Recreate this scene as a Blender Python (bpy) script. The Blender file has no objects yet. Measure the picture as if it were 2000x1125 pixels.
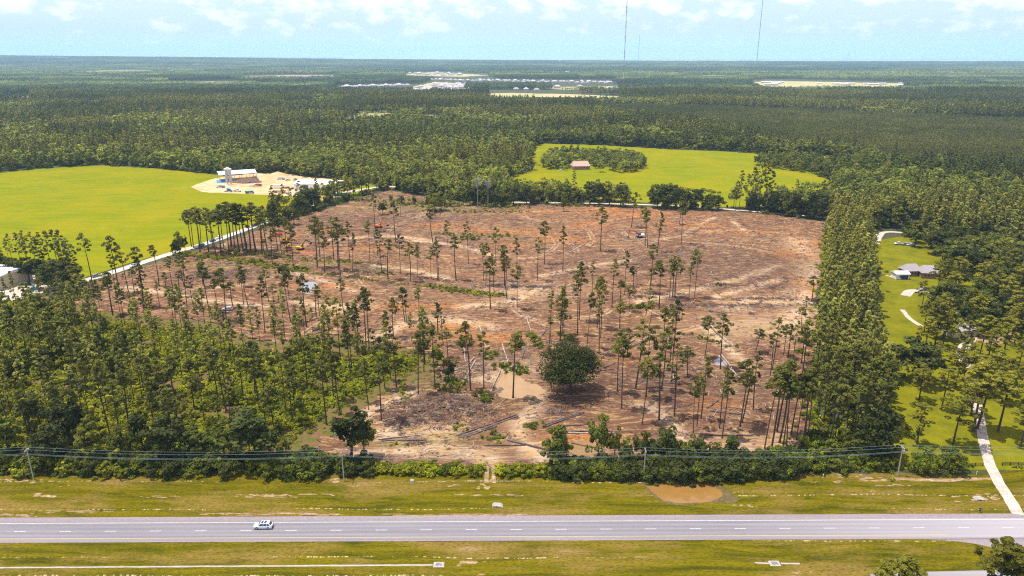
import bpy, bmesh, math, random
import numpy as np
from mathutils import Vector, Matrix, geometry

# ------------------------------------------------------------------ camera
H = 122.0                      # drone height above the flat ground
F = 1400.0                     # focal length for a 2000 px wide frame
PITCH = math.atan(450.0 / F)
CT, ST = math.cos(PITCH), math.sin(PITCH)
SC = bpy.context.scene
cam_d = bpy.data.cameras.new('camera')
cam_d.sensor_width = 36.0
cam_d.lens = 36.0 * F / 2000.0
cam_d.clip_start = 1.0
cam_d.clip_end = 120000.0
cam = bpy.data.objects.new('camera', cam_d)
cam.location = (0, 0, H)
cam.rotation_euler = (math.pi / 2 - PITCH, 0, 0)
SC.collection.objects.link(cam)
SC.camera = cam

# ------------------------------------------------------------------ sun, sky
SUN_DIR = Vector((-0.27, 0.06, 0.96)).normalized()
sun_d = bpy.data.lights.new('sun', 'SUN')
sun_d.energy = 4.6
sun_d.angle = math.radians(0.53)
sun_d.color = (1.0, 0.955, 0.88)
sun = bpy.data.objects.new('sun', sun_d)
sun.rotation_euler = SUN_DIR.to_track_quat('Z', 'Y').to_euler()
SC.collection.objects.link(sun)
SC.view_settings.view_transform = 'Standard'
SC.view_settings.look = 'None'
SC.view_settings.gamma = 1.0
SC.view_settings.use_curve_mapping = False
SC.view_settings.exposure = 0.45
SC.cycles.max_bounces = 5
SC.cycles.diffuse_bounces = 2
SC.cycles.glossy_bounces = 2
SC.cycles.transmission_bounces = 2
SC.cycles.transparent_max_bounces = 4
SC.cycles.volume_bounces = 1
SC.cycles.use_denoising = False
SC.cycles.sample_clamp_indirect = 4.0
SC.cycles.pixel_filter_type = 'BLACKMAN_HARRIS'
SC.cycles.filter_width = 1.15

def new_nodes(tree):
    tree.nodes.clear()
    return tree.nodes, tree.links

world = bpy.data.worlds.new('World')
SC.world = world
world.use_nodes = True
N, L = new_nodes(world.node_tree)
out = N.new('ShaderNodeOutputWorld')
bg = N.new('ShaderNodeBackground'); bg.inputs[1].default_value = 0.13
sky = N.new('ShaderNodeTexSky'); sky.sky_type = 'NISHITA'; sky.sun_disc = False
sky.sun_elevation = math.asin(SUN_DIR.z)
sky.sun_rotation = math.atan2(SUN_DIR.x, SUN_DIR.y)
sky.air_density = 1.0; sky.dust_density = 1.2; sky.ozone_density = 1.6
tc = N.new('ShaderNodeTexCoord')
sep = N.new('ShaderNodeSeparateXYZ'); L.new(tc.outputs['Generated'], sep.inputs[0])
az = N.new('ShaderNodeMath'); az.operation = 'ARCTAN2'
L.new(sep.outputs[0], az.inputs[0]); L.new(sep.outputs[1], az.inputs[1])
el = N.new('ShaderNodeMath'); el.operation = 'ARCSINE'; L.new(sep.outputs[2], el.inputs[0])
cmb = N.new('ShaderNodeCombineXYZ')
ez = N.new('ShaderNodeMath'); ez.operation = 'MULTIPLY'; ez.inputs[1].default_value = 1.9
L.new(el.outputs[0], ez.inputs[0]); L.new(az.outputs[0], cmb.inputs[0]); L.new(ez.outputs[0], cmb.inputs[1])
n1 = N.new('ShaderNodeTexNoise'); n1.inputs['Scale'].default_value = 24.0
n1.inputs['Detail'].default_value = 8.0; n1.inputs['Roughness'].default_value = 0.6
L.new(cmb.outputs[0], n1.inputs['Vector'])
n2 = N.new('ShaderNodeTexNoise'); n2.inputs['Scale'].default_value = 6.0
n2.inputs['Detail'].default_value = 3.0
L.new(cmb.outputs[0], n2.inputs['Vector'])
mulc = N.new('ShaderNodeMath'); mulc.operation = 'MULTIPLY_ADD'; mulc.inputs[1].default_value = 0.45
L.new(n2.outputs[0], mulc.inputs[0]); L.new(n1.outputs[0], mulc.inputs[2])
elr = N.new('ShaderNodeMapRange'); elr.inputs[1].default_value = 0.01; elr.inputs[2].default_value = 0.07
elr.inputs[3].default_value = -0.16; elr.inputs[4].default_value = 0.03
L.new(el.outputs[0], elr.inputs[0])
addc = N.new('ShaderNodeMath'); addc.operation = 'ADD'
L.new(mulc.outputs[0], addc.inputs[0]); L.new(elr.outputs[0], addc.inputs[1])
cr = N.new('ShaderNodeMapRange'); cr.interpolation_type = 'SMOOTHSTEP'
cr.inputs[1].default_value = 0.66; cr.inputs[2].default_value = 0.84
cr.inputs[3].default_value = 0.0; cr.inputs[4].default_value = 0.75
L.new(addc.outputs[0], cr.inputs[0])
mixc = N.new('ShaderNodeMix'); mixc.data_type = 'RGBA'
pale = N.new('ShaderNodeMapRange'); pale.inputs[1].default_value = 0.0; pale.inputs[2].default_value = 0.28; pale.inputs[3].default_value = 0.92; pale.inputs[4].default_value = 0.0
L.new(el.outputs[0], pale.inputs[0])
mixp = N.new('ShaderNodeMix'); mixp.data_type = 'RGBA'; L.new(pale.outputs[0], mixp.inputs[0]); L.new(sky.outputs[0], mixp.inputs[6]); mixp.inputs[7].default_value = (5.6, 6.5, 6.8, 1)
L.new(cr.outputs[0], mixc.inputs[0]); L.new(mixp.outputs[2], mixc.inputs[6])
mixc.inputs[7].default_value = (8.6, 8.3, 9.2, 1)
L.new(mixc.outputs[2], bg.inputs[0]); L.new(bg.outputs[0], out.inputs[0])

# ------------------------------------------------------------------ helpers
rng = np.random.default_rng(7)
random.seed(7)
PI = math.pi

def P(px, py, z=0.0):
    """Ground point (world metres) seen at a pixel of the 2000x1125 photograph."""
    u, v = px - 1000.0, py - 562.5
    dy, dz = -v * ST + F * CT, -v * CT - F * ST
    t = (z - H) / dz
    return (u * t, dy * t)

def PA(a, z=0.0):
    return np.array([P(x, y, z) for x, y in a])

def project(x, y, z):
    x, y, z = np.asarray(x, float), np.asarray(y, float), np.asarray(z, float) - H
    d = y * CT - z * ST
    return 1000 + F * x / d, 562.5 - F * (y * ST + z * CT) / d

def height_for(px, pyb, pyt):
    """Height of an upright thing whose foot and top show at pixel rows pyb and pyt."""
    x, y = P(px, pyb)
    v = pyt - 562.5
    # solve F*(y*ST + z*CT)/(y*CT - z*ST) = -v
    z = (-v * y * CT - F * y * ST) / (F * CT - v * ST)
    return z + H

def inside(poly, pts):
    poly = np.asarray(poly); x, y = pts[:, 0], pts[:, 1]
    r = np.zeros(len(pts), bool)
    j = len(poly) - 1
    for i in range(len(poly)):
        xi, yi = poly[i]; xj, yj = poly[j]
        c = ((yi > y) != (yj > y)) & (x < (xj - xi) * (y - yi) / (yj - yi + 1e-12) + xi)
        r ^= c
        j = i
    return r

def vnoise(x, y, seed=0):
    xi, yi = np.floor(x).astype(np.int64), np.floor(y).astype(np.int64)
    fx, fy = x - xi, y - yi
    fx, fy = fx * fx * (3 - 2 * fx), fy * fy * (3 - 2 * fy)
    def h(a, b):
        n = (a * 374761393 + b * 668265263 + seed * 1442695041) & 0x7fffffff
        n = ((n ^ (n >> 13)) * 1274126177) & 0x7fffffff
        return ((n ^ (n >> 16)) & 0xffff) / 65535.0
    a, b, c, d = h(xi, yi), h(xi + 1, yi), h(xi, yi + 1), h(xi + 1, yi + 1)
    return (a * (1 - fx) + b * fx) * (1 - fy) + (c * (1 - fx) + d * fx) * fy

def fbm(x, y, oct=4, seed=0):
    s, a, t = 0, 1.0, 0
    for o in range(oct):
        s = s + a * vnoise(x * 2 ** o + 17 * o, y * 2 ** o - 9 * o, seed + o)
        t += a; a *= 0.5
    return s / t

def dist_poly(pts, line):
    """distance of points to a polyline"""
    line = np.asarray(line); d = np.full(len(pts), 1e9)
    for a, b in zip(line[:-1], line[1:]):
        ab = b - a
        t = np.clip(((pts - a) @ ab) / (ab @ ab + 1e-9), 0, 1)
        d = np.minimum(d, np.linalg.norm(pts - (a + t[:, None] * ab), axis=1))
    return d

def chaikin(p, n=2, closed=True):
    p = np.asarray(p, float)
    for _ in range(n):
        q = np.roll(p, -1, 0) if closed else p[1:]
        a = p if closed else p[:-1]
        r = np.empty((len(a) * 2, 2)); r[0::2] = a * .75 + q * .25; r[1::2] = a * .25 + q * .75
        p = r if closed else np.vstack([p[:1], r, p[-1:]])
    return p

def rough_edge(p, step, amp, seed=0):
    """walk a closed outline in short steps and fray it"""
    p = np.asarray(p, float); o = []
    for i in range(len(p)):
        a, b = p[i], p[(i + 1) % len(p)]
        d = np.linalg.norm(b - a); n = max(1, int(d / step))
        for k in range(n):
            o.append(a + (b - a) * k / n)
    o = np.array(o)
    s = 1.0 / (step * 3)
    o[:, 0] += (fbm(o[:, 0] * s, o[:, 1] * s, 3, seed) - .5) * 2 * amp
    o[:, 1] += (fbm(o[:, 0] * s + 50, o[:, 1] * s, 3, seed + 9) - .5) * 2 * amp
    return o

# ------------------------------------------------------------------ materials
def mat(name, col=(.5, .5, .5), rough=.8, metal=0, spec=.3, noise=None, emit=None):
    m = bpy.data.materials.new(name); m.use_nodes = True
    N, L = new_nodes(m.node_tree)
    o = N.new('ShaderNodeOutputMaterial'); b = N.new('ShaderNodeBsdfPrincipled')
    L.new(b.outputs[0], o.inputs[0])
    b.inputs['Base Color'].default_value = (*col, 1)
    b.inputs['Roughness'].default_value = rough
    b.inputs['Metallic'].default_value = metal
    b.inputs['Specular IOR Level'].default_value = spec
    if noise:                                   # (second colour, scale)
        c2, sc = noise
        t = N.new('ShaderNodeTexCoord'); n = N.new('ShaderNodeTexNoise')
        n.inputs['Scale'].default_value = sc; n.inputs['Detail'].default_value = 5
        L.new(t.outputs['Object'], n.inputs['Vector'])
        mx = N.new('ShaderNodeMix'); mx.data_type = 'RGBA'
        r = N.new('ShaderNodeMapRange'); r.inputs[1].default_value = .35; r.inputs[2].default_value = .65
        L.new(n.outputs[0], r.inputs[0]); L.new(r.outputs[0], mx.inputs[0])
        mx.inputs[6].default_value = (*col, 1); mx.inputs[7].default_value = (*c2, 1)
        L.new(mx.outputs[2], b.inputs['Base Color'])
    return m

class G:
    """tiny node-graph writer"""
    def __init__(s, name, rough=.9, spec=.15):
        s.m = bpy.data.materials.new(name); s.m.use_nodes = True
        s.N, s.L = new_nodes(s.m.node_tree)
        s.o = s.N.new('ShaderNodeOutputMaterial'); s.b = s.N.new('ShaderNodeBsdfPrincipled')
        s.L.new(s.b.outputs[0], s.o.inputs[0])
        s.b.inputs['Roughness'].default_value = rough
        s.b.inputs['Specular IOR Level'].default_value = spec
        g = s.N.new('ShaderNodeNewGeometry'); s.pos = g.outputs['Position']
    def link(s, v, sock):
        if isinstance(v, bpy.types.NodeSocket): s.L.new(v, sock)
        elif isinstance(v, tuple) and len(v) == 3 and sock.type == 'RGBA': sock.default_value = (*v, 1)
        else: sock.default_value = v
    def map(s, vec, scale=(1, 1, 1), rot=0, loc=(0, 0, 0)):
        n = s.N.new('ShaderNodeMapping'); n.inputs['Scale'].default_value = scale
        n.inputs['Rotation'].default_value = (0, 0, rot); n.inputs['Location'].default_value = loc
        s.link(vec, n.inputs[0]); return n.outputs[0]
    def noise(s, vec, scale=1, detail=4, rough=.55, dist=0):
        n = s.N.new('ShaderNodeTexNoise'); n.inputs['Scale'].default_value = scale
        n.inputs['Detail'].default_value = detail; n.inputs['Roughness'].default_value = rough
        n.inputs['Distortion'].default_value = dist
        s.link(vec, n.inputs['Vector']); return n.outputs[0]
    def noisec(s, vec, scale=1, detail=2):
        n = s.N.new('ShaderNodeTexNoise'); n.inputs['Scale'].default_value = scale
        n.inputs['Detail'].default_value = detail
        s.link(vec, n.inputs['Vector']); return n.outputs[1]
    def vor(s, vec, scale=1):
        n = s.N.new('ShaderNodeTexVoronoi'); n.inputs['Scale'].default_value = scale
        s.link(vec, n.inputs['Vector']); return n.outputs[0]
    def math(s, op, a, b=0.0, c=0.0):
        n = s.N.new('ShaderNodeMath'); n.operation = op
        s.link(a, n.inputs[0]); s.link(b, n.inputs[1]); s.link(c, n.inputs[2]); return n.outputs[0]
    def vmath(s, op, a, b):
        n = s.N.new('ShaderNodeVectorMath'); n.operation = op
        s.link(a, n.inputs[0]); s.link(b, n.inputs[1]); return n.outputs[0]
    def vscale(s, a, k):
        n = s.N.new('ShaderNodeVectorMath'); n.operation = 'SCALE'
        s.link(a, n.inputs[0]); s.link(k, n.inputs[3]); return n.outputs[0]
    def ramp(s, v, lo, hi, a=0.0, b=1.0):
        n = s.N.new('ShaderNodeMapRange')
        for k, q in enumerate((v, lo, hi, a, b)): s.link(q, n.inputs[k])
        return n.outputs[0]
    def mix(s, f, a, b):
        n = s.N.new('ShaderNodeMix'); n.data_type = 'RGBA'
        s.link(f, n.inputs[0]); s.link(a, n.inputs[6]); s.link(b, n.inputs[7]); return n.outputs[2]
    def attr(s, name):
        n = s.N.new('ShaderNodeAttribute'); n.attribute_name = name; return n.outputs['Fac']
    def hsv(s, col, h=.5, sat=1, v=1):
        n = s.N.new('ShaderNodeHueSaturation')
        s.link(h, n.inputs[0]); s.link(sat, n.inputs[1]); s.link(v, n.inputs[2]); s.link(col, n.inputs[4])
        return n.outputs[0]
    def sep(s, v):
        n = s.N.new('ShaderNodeSeparateXYZ'); s.link(v, n.inputs[0]); return n.outputs
    def color(s, c): s.link(c, s.b.inputs['Base Color'])
    def bump(s, h, strength=.5, dist=.1):
        n = s.N.new('ShaderNodeBump'); n.inputs['Strength'].default_value = strength
        n.inputs['Distance'].default_value = dist
        s.link(h, n.inputs['Height']); s.L.new(n.outputs[0], s.b.inputs['Normal'])

def foliage(name, c1, c2, c3, trans=.25, vary=.35, scale=.9):
    g = G(name, .62, .12)
    inf = g.N.new('ShaderNodeObjectInfo')
    t = g.N.new('ShaderNodeTexCoord')
    n = g.noise(g.vmath('ADD', t.outputs['Object'], inf.outputs['Location']), scale, 2)
    c = g.mix(g.ramp(n, .38, .62), c1, c2)
    c = g.mix(g.ramp(inf.outputs['Random'], .2, 1, 0, .75), c, c3)
    r2 = g.math('FRACT', g.math('MULTIPLY', inf.outputs['Random'], 37.3))
    bigv = g.noise(inf.outputs['Location'], .0022, 3)
    c = g.hsv(c, g.ramp(bigv, .35, .65, .506, .490), 1, g.math('MULTIPLY', g.ramp(r2, 0, 1, 1 - vary, 1 + vary), g.ramp(bigv, .33, .67, .72, 1.28)))
    g.color(c)
    tr = g.N.new('ShaderNodeBsdfTranslucent'); g.L.new(g.hsv(c, .485, 1.1, 1.3), tr.inputs[0])
    ms = g.N.new('ShaderNodeMixShader'); ms.inputs[0].default_value = trans
    g.L.new(g.b.outputs[0], ms.inputs[1]); g.L.new(tr.outputs[0], ms.inputs[2])
    g.L.new(ms.outputs[0], g.o.inputs[0])
    return g.m

M = {}
M['pine'] = foliage('pine_needles', (.078, .090, .015), (.160, .160, .022), (.180, .165, .028), trans=.3)
M['yardpine'] = foliage('yard_pine_needles', (.165, .165, .018), (.290, .260, .026), (.220, .205, .024), trans=.3)  # paler, yellower needle colour of the open grown yard pines
M['leaf'] = foliage('broad_leaves', (.070, .098, .016), (.155, .168, .022), (.205, .200, .026), vary=.4, scale=.5, trans=.3)
M['darkleaf'] = foliage('dark_oak_leaves', (.036, .050, .010), (.090, .096, .016), (.066, .076, .014), scale=.6)
M['vine'] = foliage('vine_leaves', (.200, .230, .012), (.400, .385, .018), (.300, .300, .018), vary=.4, scale=.8, trans=.35)
M['hedgeleaf'] = foliage('hedge_leaves', (.095, .130, .012), (.220, .235, .016), (.160, .180, .018), vary=.4, scale=.6, trans=.3)
M['plantation'] = foliage('young_pine_needles', (.120, .130, .026), (.180, .175, .034), (.155, .155, .036), vary=.2, trans=.3)
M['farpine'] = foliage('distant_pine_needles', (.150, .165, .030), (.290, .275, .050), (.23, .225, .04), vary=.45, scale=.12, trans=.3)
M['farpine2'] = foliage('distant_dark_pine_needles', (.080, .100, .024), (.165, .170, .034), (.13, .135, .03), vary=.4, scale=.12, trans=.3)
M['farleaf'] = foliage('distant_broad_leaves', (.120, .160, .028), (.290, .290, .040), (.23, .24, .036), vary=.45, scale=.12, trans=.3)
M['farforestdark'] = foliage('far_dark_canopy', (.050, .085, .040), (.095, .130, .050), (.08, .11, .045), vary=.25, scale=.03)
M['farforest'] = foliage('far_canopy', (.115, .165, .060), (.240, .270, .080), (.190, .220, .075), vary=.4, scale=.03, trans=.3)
M['bark'] = mat('pine_bark', (.050, .036, .030), .9, noise=((.085, .060, .048), 2.0))
M['greybark'] = mat('dead_grey_wood', (.34, .30, .28), .9, noise=((.20, .17, .16), 1.5))
M['palewood'] = mat('pale_stripped_wood', (.46, .38, .30), .85, noise=((.28, .21, .17), 1.2))
M['darkwood'] = mat('dark_wet_wood', (.085, .065, .062), .9, noise=((.16, .125, .11), 1.5))
M['twig'] = mat('brown_twigs', (.19, .115, .085), .9, noise=((.10, .062, .050), .7))
M['twig2'] = mat('tan_sticks', (.55, .40, .26), .9, noise=((.30, .19, .13), .7))
M['white'] = mat('white_paint', (.80, .80, .80), .35, spec=.5)
M['carwhite'] = mat('white_car_paint', (.78, .82, .85), .25, spec=.6)
M['glass'] = mat('dark_glass', (.012, .02, .035), .06, spec=.9)
M['tyre'] = mat('tyre_rubber', (.02, .02, .02), .9)
M['rim'] = mat('alloy_rim', (.45, .45, .47), .35, .8)
M['black'] = mat('black_plastic', (.015, .015, .016), .6)
M['blackpaint'] = mat('black_fence_paint', (.02, .02, .022), .7)
M['red'] = mat('red_machine_paint', (.50, .03, .025), .45)
M['orange'] = mat('orange_machine_paint', (.62, .13, .02), .5)
M['yellow'] = mat('yellow_machine_paint', (.62, .36, .03), .5)
M['blue'] = mat('blue_truck_paint', (.03, .20, .48), .35)
M['teal'] = mat('teal_truck_paint', (.04, .32, .36), .35)
M['navy'] = mat('dark_blue_paint', (.02, .05, .16), .35)
M['grey'] = mat('grey_paint', (.25, .26, .28), .5)
M['silver'] = mat('silver_paint', (.50, .52, .55), .35, .3)
M['brownrust'] = mat('rusty_brown_paint', (.28, .14, .08), .7)
M['steel'] = mat('galvanised_steel', (.45, .47, .50), .45, .4)
M['whiteroof'] = mat('white_metal_roof', (.78, .76, .78), .4, noise=((.70, .68, .71), .15))
M['tarp'] = mat('blue_tarp', (.02, .28, .62), .5)
M['concrete'] = mat('concrete', (.30, .265, .235), .9, noise=((.38, .34, .31), .8))
M['cream'] = mat('cream_wall', (.55, .45, .34), .9)
M['shingle'] = mat('grey_shingle', (.36, .32, .33), .9, noise=((.27, .24, .25), 2))
M['pinkshingle'] = mat('rosy_tan_shingle', (.50, .34, .28), .9, noise=((.40, .27, .23), 2))
M['brick'] = mat('brick_wall', (.32, .17, .12), .9)
M['farroof'] = mat('far_grey_shingle', (.36, .32, .35), .9)
M['farroof2'] = mat('far_lilac_shingle', (.50, .44, .50), .9)
M['farwall'] = mat('far_cream_wall', (.52, .46, .42), .9)
M['pole'] = mat('weathered_pole', (.42, .35, .30), .9)
M['wire'] = mat('aluminium_wire', (.30, .40, .42), .4, .3)
M['mastred'] = mat('mast_red_paint', (.30, .06, .06), .6)
M['mastwhite'] = mat('mast_white_paint', (.55, .55, .58), .6)
M['skin'] = mat('skin', (.35, .20, .14), .7)
M['darkcloth'] = mat('dark_navy_cloth', (.02, .025, .05), .9)
M['bluecloth'] = mat('blue_cloth', (.04, .12, .35), .9)
M['hair'] = mat('dark_hair', (.02, .015, .012), .8)
M['redsoil'] = mat('red_clay_heap', (.42, .13, .05), .95, noise=((.32, .09, .04), .8))
M['redlight'] = mat('red_lamp_glass', (.4, .01, .01), .3)

# ground
g = G('woodland_floor')
a = g.noise(g.pos, .02, 6); b = g.noise(g.pos, .35, 4)
g.color(g.mix(g.ramp(b, .35, .65), g.mix(g.ramp(a, .4, .6), (.030, .050, .016), (.055, .070, .020)), (.075, .066, .030)))
M['ground'] = g.m

g = G('crop_rows', .95, .02)           # bright soybean rows, faint tramlines
p = g.vmath('ADD', g.pos, g.vscale(g.noisec(g.pos, .006, 1), 40.0))
row = g.noise(g.map(p, (.007, .20, 1), .16), 1, 6, .75)
mot = g.noise(g.pos, .018, 5, .6)
fine = g.noise(g.map(g.pos, (.25, .9, 1), .16), 1, 3, .7)
c = g.mix(g.ramp(row, .32, .68), (.125, .150, .001), (.215, .215, .0015))
c = g.mix(g.ramp(mot, .42, .75), c, (.250, .205, .002))
c = g.mix(g.ramp(fine, .50, .80, 0, .55), c, (.085, .115, .001))
g.color(c); g.bump(row, .5, .3)
M['crop'] = g.m

g = G('lawn_grass', .95, .03)
a = g.noise(g.pos, .09, 7, .75); b = g.noise(g.map(g.pos, (.15, 1.2, 1), .6), 1, 4, .7); d = g.noise(g.pos, 1.1, 3)
c = g.mix(g.ramp(a, .35, .65), (.092, .105, .003), (.205, .180, .004))
c = g.mix(g.ramp(b, .45, .75, 0, .8), c, (.150, .130, .012))
c = g.mix(g.ramp(d, .55, .8, 0, .6), c, (.055, .080, .008))
g.color(c); g.bump(d, .4, .1)
M['lawn'] = g.m

g = G('mown_verge', .95, .03)          # mown roadside: olive streaks, dry tan, pale windrows of cuttings
p = g.vmath('ADD', g.pos, g.vscale(g.noisec(g.pos, .02, 2), 9.0))
st = g.noise(g.map(p, (.018, .42, 1)), 1, 6, .7)
pa = g.noise(g.map(g.pos, (.03, .10, 1)), 1, 5, .65)
fi = g.noise(g.map(g.pos, (.9, 2.2, 1)), 1, 4, .75)
c = g.mix(g.ramp(st, .34, .62), (.050, .050, .001), (.158, .122, .003))
c = g.mix(g.ramp(pa, .48, .64, 0, .8), c, (.22, .14, .035))
c = g.mix(g.ramp(pa, .66, .76, 0, .8), c, (.34, .22, .12))
c = g.mix(g.ramp(fi, .48, .66, 0, .75), c, (.022, .032, .003))
c = g.mix(g.ramp(fi, .40, .28, 0, .6), c, (.20, .17, .045))
yy = g.sep(g.pos)
band = g.math('ABSOLUTE', g.math('SUBTRACT', g.math('FRACT', g.math('MULTIPLY', g.math('ADD', yy[1], g.math('MULTIPLY', g.noise(g.pos, .03, 2), 3.0)), .145)), .5))
dash = g.noise(g.map(g.pos, (.75, .12, 1)), 1, 3, .8)
far = g.noise(g.map(g.pos, (.012, .12, 1), 0, (9, 4, 0)), 1, 2)
k = g.math('MULTIPLY', g.ramp(band, .045, .0), g.math('MULTIPLY', g.ramp(g.math('ADD', dash, g.math('MULTIPLY', fi, .5)), .77, .84), g.ramp(far, .47, .56)))
c = g.mix(k, c, (.55, .42, .27))
g.color(c); g.bump(fi, .5, .12)
M['verge'] = g.m

g = G('logged_soil', .95, .1)        # churned clearing: drag marks, chips, clay
w = g.vscale(g.noisec(g.pos, .014, 2), 42.0)
p = g.vmath('ADD', g.pos, w)
right = g.attr('right')
s1 = g.noise(g.map(p, (.075, .62, 1), .06), 1, 6, .72)
s2 = g.noise(g.map(p, (.085, .60, 1), -.75), 1, 6, .72)
stk = g.math('ADD', g.math('MULTIPLY', s1, g.math('SUBTRACT', 1.0, right)), g.math('MULTIPLY', s2, right))
h1 = g.noise(g.map(p, (.22, 1.5, 1), .1), 1, 4, .75)
h2 = g.noise(g.map(p, (.25, 1.5, 1), -.75), 1, 4, .75)
hh = g.math('ADD', g.math('MULTIPLY', h1, g.math('SUBTRACT', 1.0, right)), g.math('MULTIPLY', h2, right))
chip = g.noise(g.pos, 1.7, 4, .8)
big = g.noise(g.pos, .03, 5, .6)
med = g.noise(g.pos, .16, 4, .65)
c = g.mix(g.ramp(big, .38, .62), (.140, .058, .029), (.220, .108, .053))
c = g.mix(g.ramp(stk, .47, .60, 0, .85), c, (.29, .155, .070))
c = g.mix(g.ramp(g.math('ADD', stk, g.math('MULTIPLY', med, .35)), .70, .79, 0, .9), c, (.48, .30, .135))
c = g.mix(g.ramp(hh, .48, .36, 0, .85), c, (.062, .032, .027))
c = g.mix(g.ramp(chip, .59, .70, 0, .65), c, (.38, .25, .155))
c = g.mix(g.ramp(chip, .44, .33, 0, .85), c, (.048, .027, .024))
sand = g.math('MULTIPLY', g.attr('sand'), g.ramp(stk, .30, .50))
c = g.mix(sand, c, g.mix(g.ramp(med, .45, .60), (.56, .39, .25), (.46, .28, .12)))
och = g.math('MULTIPLY', g.attr('ochre'), g.ramp(g.noise(p, .35, 4, .7), .40, .55))
c = g.mix(och, c, g.mix(g.ramp(hh, .4, .6), (.36, .115, .028), (.44, .19, .045)))
grn = g.math('MULTIPLY', g.attr('green'), g.ramp(g.noise(g.pos, .5, 4, .7), .40, .55))
c = g.mix(grn, c, g.mix(g.ramp(chip, .4, .6), (.085, .11, .018), (.17, .17, .03)))
dk = g.math('MULTIPLY', g.attr('dark'), g.ramp(hh, .65, .4))
c = g.mix(dk, c, (.062, .036, .032))
g.color(c)
hgt = g.math('ADD', g.math('MULTIPLY', hh, 1.4), chip)
g.bump(hgt, .95, .38)
M['soil'] = g.m

A0, A1 = np.array(P(0, 1039)), np.array(P(2000, 1030.5))
AX = (A1 - A0) / np.linalg.norm(A1 - A0); NX = np.array([-AX[1], AX[0]])
g = G('asphalt', .85, .3)
p = g.pos
a = g.noise(g.map(p, (.02, .9, 1)), 1, 4, .6); b = g.noise(p, 2.2, 4, .8); d = g.noise(p, .05, 4)
yy = g.sep(g.pos)
c = g.mix(g.ramp(a, .35, .65), (.172, .158, .172), (.232, .214, .226))
tt = g.math('SUBTRACT', g.math('MULTIPLY', g.math('SUBTRACT', yy[1], float(A0[1])), float(NX[1])), g.math('MULTIPLY', g.math('SUBTRACT', yy[0], float(A0[0])), -float(NX[0])))
wp = g.math('COSINE', g.math('MULTIPLY', g.math('SUBTRACT', tt, .05), 2 * PI / 1.8))
c = g.mix(g.ramp(g.math('ADD', wp, g.math('MULTIPLY', d, 1.2)), -.4, 1.6, .55, 0), c, (.135, .122, .136))
c = g.mix(g.ramp(b, .45, .75, 0, .45), c, (.28, .25, .26))
c = g.mix(g.ramp(yy[0], 60, 150, 0, .75), c, (.38, .34, .35))
g.color(c); g.bump(b, .2, .02)
M['asphalt'] = g.m
g = G('shoulder_asphalt', .9, .2)
b = g.noise(g.pos, 1.4, 5, .8); a = g.noise(g.map(g.pos, (.03, .5, 1)), 1, 3)
c = g.mix(g.ramp(b, .4, .7), (.21, .175, .185), (.31, .255, .25))
g.color(g.mix(g.ramp(a, .45, .7, 0, .5), c, (.17, .15, .165)))
M['shoulder'] = g.m
M['whiteline'] = mat('white_road_paint', (.60, .58, .56), .7, noise=((.42, .40, .40), 1.2))
M['yellowline'] = mat('yellow_road_paint', (.58, .40, .10), .7, noise=((.46, .33, .14), 1.2))

g = G('gravel_track', .95)
a = g.noise(g.pos, .7, 5, .75); b = g.noise(g.pos, .12, 3)
g.color(g.mix(g.ramp(a, .38, .66), g.mix(g.ramp(b, .4, .6), (.34, .25, .18), (.44, .35, .28)), (.58, .49, .43)))
g.bump(a, .6, .1)
M['gravel'] = g.m
g = G('yard_sand', .95)
a = g.noise(g.pos, .05, 5, .65); b = g.noise(g.map(g.pos, (.1, .5, 1), .3), 1, 5, .7)
c = g.mix(g.ramp(a, .38, .62), (.46, .27, .11), (.58, .40, .23))
g.color(g.mix(g.ramp(b, .5, .75, 0, .8), c, (.68, .53, .38))); g.bump(b, .6, .5)
M['sand'] = g.m
g = G('bare_dirt', .95)
a = g.noise(g.pos, .6, 5, .75); b = g.noise(g.map(g.pos, (.2, 1, 1)), 1, 4, .7)
g.color(g.mix(g.ramp(a, .40, .64), (.20, .125, .06), g.mix(g.ramp(b, .45, .6), (.46, .33, .22), (.34, .20, .10))))
g.bump(a, .6, .2)
M['dirt'] = g.m
g = G('scrub_floor', .95)
a = g.noise(g.pos, .25, 6, .7)
g.color(g.mix(g.ramp(a, .40, .58), (.17, .085, .045), (.085, .095, .012)))
M['dirtgreen'] = g.m
g = G('wet_mud', .55, .4)
a = g.noise(g.pos, .8, 5, .75)
g.color(g.mix(g.ramp(a, .4, .64), (.075, .055, .012), (.15, .10, .03))); g.bump(a, .6, .2)
M['mud'] = g.m

def water(name, col, rough=.12, bump=.05, spec=.5):
    g = G(name, rough, spec)
    a = g.noise(g.pos, .25, 4, .6)
    g.color(g.mix(g.ramp(a, .35, .65), col, tuple(q * .86 for q in col)))
    g.bump(g.noise(g.pos, 1.5, 3), bump, .02)
    return g.m
M['muddywater'] = water('muddy_ochre_water', (.26, .135, .035))
M['tanwater'] = water('tan_puddle_water', (.36, .21, .085))
M['skywater'] = water('shallow_rain_water', (.26, .25, .27), .3)
M['bay'] = water('bay_water', (.75, .80, .80), .25, .02)
M['farshore'] = mat('far_shore', (.12, .16, .15), .9)
M['farclear'] = mat('far_tan_field', (.46, .36, .20), .95, noise=((.30, .30, .10), .01))
M['fargreen'] = mat('far_pale_meadow', (.20, .22, .06), .95, noise=((.30, .26, .10), .02))
M['farpink'] = mat('far_pinkish_clearing', (.42, .28, .24), .95, noise=((.30, .22, .16), .02))

# ------------------------------------------------------------------ mesh writers
COL = SC.collection
STASH = bpy.data.collections.new('source_shapes')     # shapes that are only instanced from the stuff objects

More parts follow.
